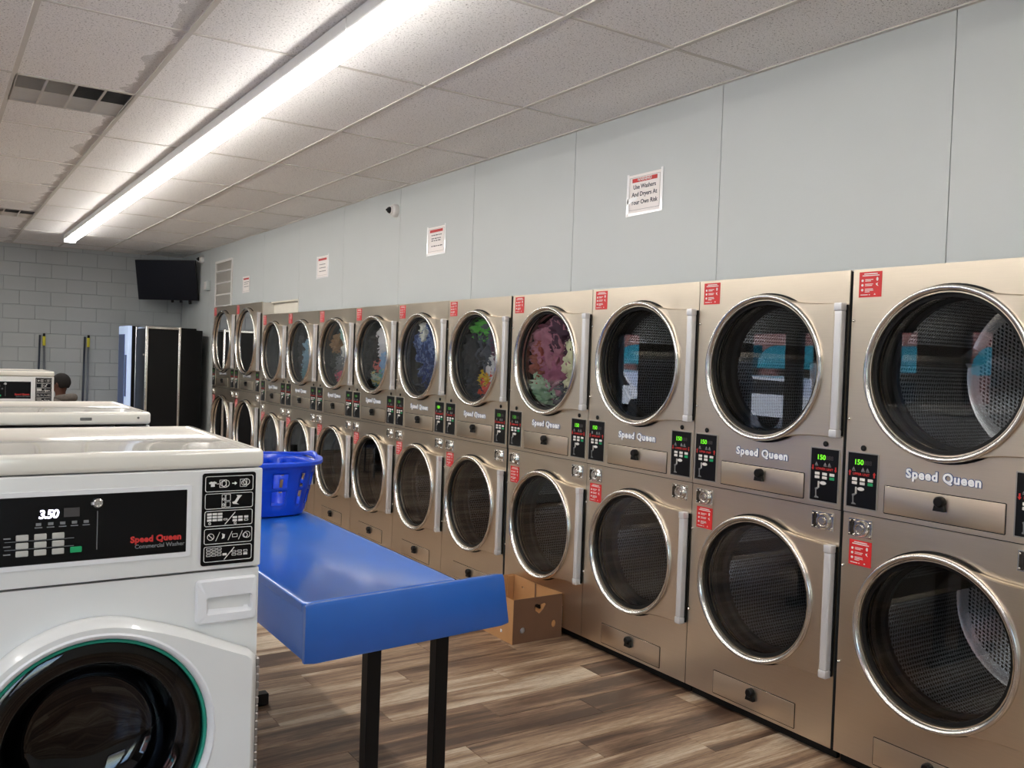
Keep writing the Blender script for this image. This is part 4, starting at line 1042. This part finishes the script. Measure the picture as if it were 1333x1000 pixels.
# ------------------------------------------------------------------ television in the corner
def television():
    rz = -PI / 4; tilt = math.radians(11)
    t = thing('television', 'black flat television hung across the back corner under the ceiling', 'television', (-0.310, 11.45, 2.665))
    t.rotation_euler = (tilt, 0, rz)
    ob('casing', MB().bbox(-0.49, 0.49, 0.0, 0.035, -0.295, 0.295, 0.006, 2), 'blackpl', t)
    ob('screen', MB().bbox(-0.480, 0.480, -0.003, 0.001, -0.283, 0.286, 0.001, 1), 'tvscreen', t)
    ob('rear_housing', MB().bbox(-0.34, 0.34, 0.035, 0.075, -0.24, 0.16, 0.012, 2), 'blackpl', t)
    ob('wall_bracket', MB().bbox(-0.06, 0.06, 0.07, 0.22, -0.05, 0.05, 0.005, 1), 'blackpt', t)
    for x in (0.06, 0.20, 0.345): ob('foot_stub', MB().bbox(x - 0.018, x + 0.018, 0.004, 0.03, -0.33 - (0.02 if x > 0.3 else 0), -0.29, 0.003, 1), 'blackpl', t)
television()

# ------------------------------------------------------------------ machines in the back corner
def black_machine():
    y0, y1, x0, xm, x1, h = 10.48, 11.20, -0.765, -0.305, -0.005, 1.955
    t = thing('black_machine', 'tall black machine with chrome edge strips beside the far dryers', 'machine', (x0, y0, 0))
    ob('cabinet', MB().bbox(0.012, xm - x0, 0.012, y1 - y0 - 0.012, 0.06, h - 0.02, 0.004, 1), 'blackcab', t)
    ob('rear_cabinet', MB().bbox(xm - x0, x1 - x0, 0.03, y1 - y0 - 0.03, 0.02, h - 0.03, 0.004, 1), 'blackcab', t)
    for x, y in ((0.0, 0.0), (xm - x0 - 0.03, 0.0), (0.0, y1 - y0 - 0.03), (xm - x0 - 0.03, y1 - y0 - 0.03)):
        ob('edge_strip', MB().bbox(x, x + 0.034, y, y + 0.034, 0.03, h, 0.008, 2), 'chrome', t)
    for a in ((0.03, xm - x0 - 0.03, 0.004, 0.03), (0.03, xm - x0 - 0.03, y1 - y0 - 0.03, y1 - y0 - 0.004), (0.004, 0.03, 0.03, y1 - y0 - 0.03)):
        ob('top_strip', MB().bbox(a[0], a[1], a[2], a[3], h - 0.035, h - 0.002, 0.006, 1), 'chrome', t)
    ob('front_panel', MB().bbox(0.004, 0.014, 0.04, y1 - y0 - 0.04, 0.5, h - 0.05, 0.002, 1), 'blackcab', t)
    ob('door_latch', MB().bbox(-0.02, 0.01, 0.05, 0.07, 1.55, 1.58, 0.003, 1), 'chrome', t)
    for x, y in ((0.05, 0.06), (0.40, 0.06), (0.05, y1 - y0 - 0.06), (0.40, y1 - y0 - 0.06)): ob('foot', MB().cyl(0.03, 0.0, 0.06, (x, y, 0), 14, 'z'), 'rubber', t)
black_machine()
def vending():
    y0, y1, x0, x1, h = 11.24, 11.95, -0.86, 0.09, 1.965
    t = thing('vending_machine', 'tall vending machine with pale blue lit front in the back corner', 'vending machine', (x0, y0, 0))
    ob('cabinet', MB().bbox(0.06, x1 - x0, 0, y1 - y0, 0.05, h, 0.005, 1), 'blackcab', t)
    d = ob('door', MB().bbox(0.0, 0.058, 0.0, y1 - y0, 0.05, h, 0.012, 2), 'vendlit', t)
    ob('display_window', MB().bbox(-0.006, 0.004, 0.20, y1 - y0 - 0.05, 0.55, h - 0.12, 0.003, 1), 'vendblue', d)
    ob('selector_panel', MB().bbox(-0.006, 0.004, 0.04, 0.16, 0.95, 1.55, 0.003, 1), 'vendblue', d)
    ob('delivery_flap', MB().bbox(-0.008, 0.004, 0.15, y1 - y0 - 0.10, 0.20, 0.40, 0.004, 1), 'panelblack', d)
    for x in (0.1, 0.85):
        for y in (0.06, y1 - y0 - 0.06): ob('foot', MB().cyl(0.03, 0.0, 0.05, (x, y, 0), 14, 'z'), 'rubber', t)
vending()

# ------------------------------------------------------------------ mops leaning on the back wall
def mop(x, label, dx=0.0):
    t = thing('mop', label, 'mop', (x + dx, YB - 0.10, 0), 0, 'mops leaning on the block wall')
    top = (-dx, 0.065, 1.80)
    P = lambda f: (top[0] * f, top[1] * f, 0.10 + (top[2] - 0.10) * f)
    ob('pole', MB().tube([P(0), P(1.0)], 0.015, 12), 'polegrey', t, smooth=True)
    ob('grip', MB().tube([P(0.905), P(0.985)], 0.020, 12), 'yellow', t, smooth=True)
    ob('hanging_cap', MB().tube([P(0.985), P(1.01)], 0.016, 12), 'blackpl', t, smooth=True)
    ob('clamp', MB().bbox(-0.10, 0.10, -0.02, 0.02, 0.085, 0.125, 0.006, 1), 'blackpl', t)
    y = MB(); random.seed(int(x * 100))
    for k in range(26):
        a = -0.095 + 0.19 * k / 25; y.tube([(a, random.uniform(-.015, .015), 0.09), (a * 1.25, random.uniform(-.05, .05), 0.045), (a * 1.5, random.uniform(-.09, .07), 0.008)], 0.007, 6)
    q = ob('yarn', y, 'mop', t, smooth=True); q['kind'] = 'stuff'
mop(-1.822, 'grey pole with yellow grip leaning on the block wall behind the far washer', 0.02)
mop(-1.232, 'grey pole with yellow grip leaning on the block wall near the vending machine', -0.02)
def pole(x, label):  # plain dark pole with a block head, one beside each mop
    t = thing('dark_pole', label, 'dark_pole', (x, YB - 0.10, 0), 0, 'dark poles beside the yellow-gripped mops')
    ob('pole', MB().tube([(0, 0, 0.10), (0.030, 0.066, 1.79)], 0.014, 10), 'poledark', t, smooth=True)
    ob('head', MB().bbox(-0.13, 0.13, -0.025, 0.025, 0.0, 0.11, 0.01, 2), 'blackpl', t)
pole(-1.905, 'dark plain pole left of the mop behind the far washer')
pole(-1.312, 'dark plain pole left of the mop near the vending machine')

# ------------------------------------------------------------------ seated person
def skin_mesh(name, verts, edges, radii, mat, parent, root=0, sub=2, loc=(0, 0, 0)):
    me = bpy.data.meshes.new(name); me.from_pydata(verts, edges, []); o = obj(name, me, parent, loc)
    sk = o.modifiers.new('skin', 'SKIN'); sk.use_smooth_shade = True
    lay = me.skin_vertices[0].data if me.skin_vertices else None
    if lay is None:
        bm = bmesh.new(); bm.from_mesh(me); bm.verts.layers.skin.verify(); bm.to_mesh(me); bm.free(); lay = me.skin_vertices[0].data
    for i, r in enumerate(radii):
        lay[i].radius = (r, r) if not isinstance(r, tuple) else r; lay[i].use_root = (i == root)
    ss = o.modifiers.new('smooth', 'SUBSURF'); ss.levels = sub; ss.render_levels = sub
    me.materials.append(mat); return o
def person():
    # local: faces -x turned a little to +y (away, to the left); pelvis on the seat at 0.46
    t = thing('person', 'seated person with short black hair and grey hooded top, turned away behind the far washer', 'person', (-1.93, 9.0, 0), math.radians(-35))
    V, E, Rr = [], [], []
    def v(p, r, par=None):
        V.append(p); Rr.append(r)
        if par is not None: E.append((par, len(V) - 1))
        return len(V) - 1
    pel = v((0, 0, 0.55), (0.15, 0.12)); ab = v((0, 0, 0.70), (0.14, 0.105), pel); ch = v((-0.01, 0, 0.88), (0.15, 0.11), ab); up = v((-0.01, 0, 0.98), (0.12, 0.09), ch)
    nk = v((-0.02, 0, 1.06), 0.055, up); nk2 = v((-0.03, 0, 1.11), 0.052, nk); hb = v((-0.035, 0, 1.165), (0.070, 0.078), nk2); hm = v((-0.03, 0, 1.225), (0.078, 0.093), hb); ht = v((-0.028, 0, 1.280), (0.060, 0.070), hm)
    v((-0.115, 0, 1.20), 0.013, hb)                                                          # nose
    for s in (-1, 1):
        sh = v((-0.01, s * 0.17, 0.965), 0.062, up); el = v((-0.06, s * 0.23, 0.70), 0.044, sh); wr = v((-0.27, s * 0.13, 0.63), 0.030, el); pm_ = v((-0.34, s * 0.10, 0.625), (0.040, 0.018), wr)
        for k in range(4):
            f1 = v((-0.385, s * (0.07 + 0.02 * k), 0.622), 0.009, pm_); v((-0.42 + 0.006 * abs(k - 1.5), s * (0.068 + 0.021 * k), 0.600), 0.008, f1)
        th_ = v((-0.345, s * 0.055, 0.632), 0.010, pm_); v((-0.375, s * 0.045, 0.620), 0.008, th_)
        hp = v((-0.05, s * 0.09, 0.53), 0.085, pel); kn = v((-0.44, s * 0.12, 0.51), 0.060, hp); an = v((-0.46, s * 0.12, 0.10), 0.038, kn); v((-0.58, s * 0.13, 0.045), (0.038, 0.028), an)
    body = skin_mesh('body', V, E, Rr, M['skin'], t)
    # ears, eyes and mouth are small shapes on the head
    for s in (-1, 1):
        e = MB(); e.lathe([(0.004, -0.008), (0.016, -0.006), (0.020, 0.0), (0.016, 0.005), (0.004, 0.004)], seg=14)
        q = ob('ear', e, 'skin', t, (-0.025, s * 0.082, 1.205), smooth=True); q.scale = (0.8, 1, 1.35)
        e = MB(); e.lathe([(0.0005, -0.010), (0.008, -0.006), (0.011, 0), (0.008, 0.006), (0.0005, 0.010)], seg=12); ob('eye', e, 'ink_white', t, (-0.098, s * 0.032, 1.222), smooth=True)
    ob('mouth', MB().tube([(-0.100, -0.022, 1.158), (-0.106, 0, 1.156), (-0.100, 0.022, 1.158)], 0.005, 8), 'ink_red', t, smooth=True)
    bm = bmesh.new(); bmesh.ops.create_icosphere(bm, subdivisions=4, radius=1.0)
    for q in bm.verts:
        d = q.co.normalized(); k = 1 + 0.02 * noise.noise(d * 14)
        q.co = Vector((d.x * 0.101 * k + (-0.018), d.y * 0.088 * k, d.z * 0.105 * k + 1.232))
    bmesh.ops.delete(bm, geom=[q for q in bm.verts if q.co.z < 1.165 or (q.co.x < -0.075 and q.co.z < 1.262) or (q.co.z < 1.20 and q.co.x < -0.015)], context='VERTS')
    h = ob('hair', MB().frombm(bm), 'hair', t, smooth=True); so = h.modifiers.new('thick', 'SOLIDIFY'); so.thickness = 0.012
    # hooded top
    V, E, Rr = [], [], []
    pel = v((0, 0, 0.56), (0.165, 0.135)); ab = v((0.005, 0, 0.72), (0.16, 0.125), pel); ch = v((0, 0, 0.89), (0.168, 0.128), ab); up = v((0, 0, 0.985), (0.135, 0.10), ch); nk = v((-0.01, 0, 1.055), 0.070, up)
    for s in (-1, 1):
        sh = v((-0.01, s * 0.175, 0.970), 0.078, up); el = v((-0.06, s * 0.235, 0.70), 0.060, sh); v((-0.25, s * 0.14, 0.635), 0.042, el)
    top = skin_mesh('hooded_top', V, E, Rr, M['hood'], t)
    hd = MB(); rings = []
    for k in range(25):
        a = 2 * PI * k / 24; back = 0.5 + 0.5 * math.cos(a); r = 0.075 + 0.03 * back
        cx_, cy_ = r * math.cos(a) + 0.01, r * 1.05 * math.sin(a); w = 0.020 + 0.026 * back; zc_ = 1.045 + 0.012 * back
        rings.append([(cx_ + w * math.cos(b_) * math.cos(a), cy_ + w * math.cos(b_) * math.sin(a), zc_ + w * 1.1 * math.sin(b_)) for b_ in [2 * PI * q / 12 for q in range(12)]])
    hd.loft(rings, True); ob('hood', hd, 'hood', top, smooth=True)
    V, E, Rr = [], [], []
    pel = v((0, 0, 0.55), (0.155, 0.125))
    for s in (-1, 1):
        hp = v((-0.06, s * 0.09, 0.535), 0.095, pel); kn = v((-0.44, s * 0.12, 0.515), 0.074, hp); v((-0.46, s * 0.12, 0.13), 0.058, kn)
    skin_mesh('trousers', V, E, Rr, M['trouser'], t)
    for s in (-1, 1): ob('shoe', MB().bbox(-0.64, -0.40, s * 0.125 - 0.048, s * 0.125 + 0.048, 0.0, 0.085, 0.03, 3), 'shoe', t)
    c = thing('plastic_chair', 'dark blue chair under the seated person', 'chair', (-1.93, 9.0, 0), math.radians(-35))
    ob('seat', MB().bbox(-0.26, 0.20, -0.22, 0.22, 0.40, 0.425, 0.012, 2), 'chairpl', c)
    ob('backrest', MB().bbox(0.205, 0.23, -0.21, 0.21, 0.55, 0.86, 0.01, 2), 'chairpl', c)
    for x in (-0.23, 0.19):
        for s in (-1, 1): ob('leg', MB().tube([(x, s * 0.19, 0.41), (x + (0.03 if x > 0 else -0.03), s * 0.22, 0.0)], 0.012, 8), 'polegrey', c, smooth=True)
    for s in (-1, 1): ob('back_post', MB().tube([(0.18, s * 0.19, 0.41), (0.217, s * 0.19, 0.60)], 0.011, 8), 'polegrey', c, smooth=True)
person()

# ------------------------------------------------------------------ the street beyond the windows (seen mirrored in the dryer doors)
st = MB().box(-60, XL - 0.2, -40, 70, -0.25, -0.15); g = struct('street_ground', st, 'asphalt')
struct('sidewalk', MB().box(-10.2, XL - 0.2, -40, 70, -0.15, -0.02).box(-10.2, 20, -12, YF - 0.2, -0.15, -0.02), 'walk')
struct('parking_ground', MB().box(XL - 0.2, 40, -50, YF - 0.2, -0.25, -0.15), 'asphalt')
def shop_building():
    X = -26.0
    t = thing('brick_building', 'brick shopfront with teal awnings across the street, mirrored in a dryer door', 'building', (X, 0, -0.15))
    ob('facade', MB().box(-4, 0, -14, 46, 0, 7.5), 'brick', t, smooth=None)
    ob('cornice', MB().box(-0.2, 0.35, -14, 46, 7.3, 7.7), 'walk', t, smooth=None)
    for k in range(13):
        y = -12 + k * 4.4
        ob('shop_window', MB().box(0, 0.06, y, y + 3.2, 0.5, 2.2), 'darkwin', t, smooth=None)
        ob('upper_window', MB().box(0, 0.06, y + 0.9, y + 2.3, 4.4, 6.2), 'darkwin', t, smooth=None)
        a = MB(); n = 8; rings = []
        for q in range(n + 1):
            b_ = PI / 2 * q / n; rings.append([(1.2 * math.sin(b_), y - 0.2, 1.85 + 0.95 * math.cos(b_)), (1.2 * math.sin(b_), y + 3.4, 1.85 + 0.95 * math.cos(b_))])
        a.loft(rings, False); a.add([(0, y - 0.2, 1.85)] + [r[0] for r in rings], [tuple(range(n + 2))]); a.add([(0, y + 3.4, 1.85)] + [r[1] for r in rings], [tuple(range(n + 2))])
        ob('awning', a, 'awning', t, smooth=40)
shop_building()
def car(x, y, label):
    t = thing('parked_car', label, 'car', (x, y, -0.15), PI / 2, 'parked cars')
    prof = [(-2.2, .45), (-2.25, .8), (-2.1, 1.0), (-1.2, 1.08), (-.7, 1.55), (1.2, 1.62), (1.9, 1.1), (2.25, 1.0), (2.3, .5)]
    b = MB().prism(prof, -0.88, 0.88); ob('body', b, 'carwhite', t, smooth=None)
    ob('side_windows', MB().prism([(-1.0, 1.1), (-.62, 1.48), (1.1, 1.54), (1.6, 1.12)], -0.885, 0.885), 'carglass', t, smooth=None)
    for xx in (-1.4, 1.45):
        for s in (-1, 1): ob('wheel', MB().cyl(0.34, s * 0.9 - 0.1, s * 0.9 + 0.1, (xx, 0, 0.34), 20, 'y'), 'tyre', t)
car(-17.5, 14.6, 'white parked car outside the windows, mirrored in the dryer door with the awnings')
car(-17.5, 21.5, 'white parked car outside the windows, mirrored in the third dryer from the right')
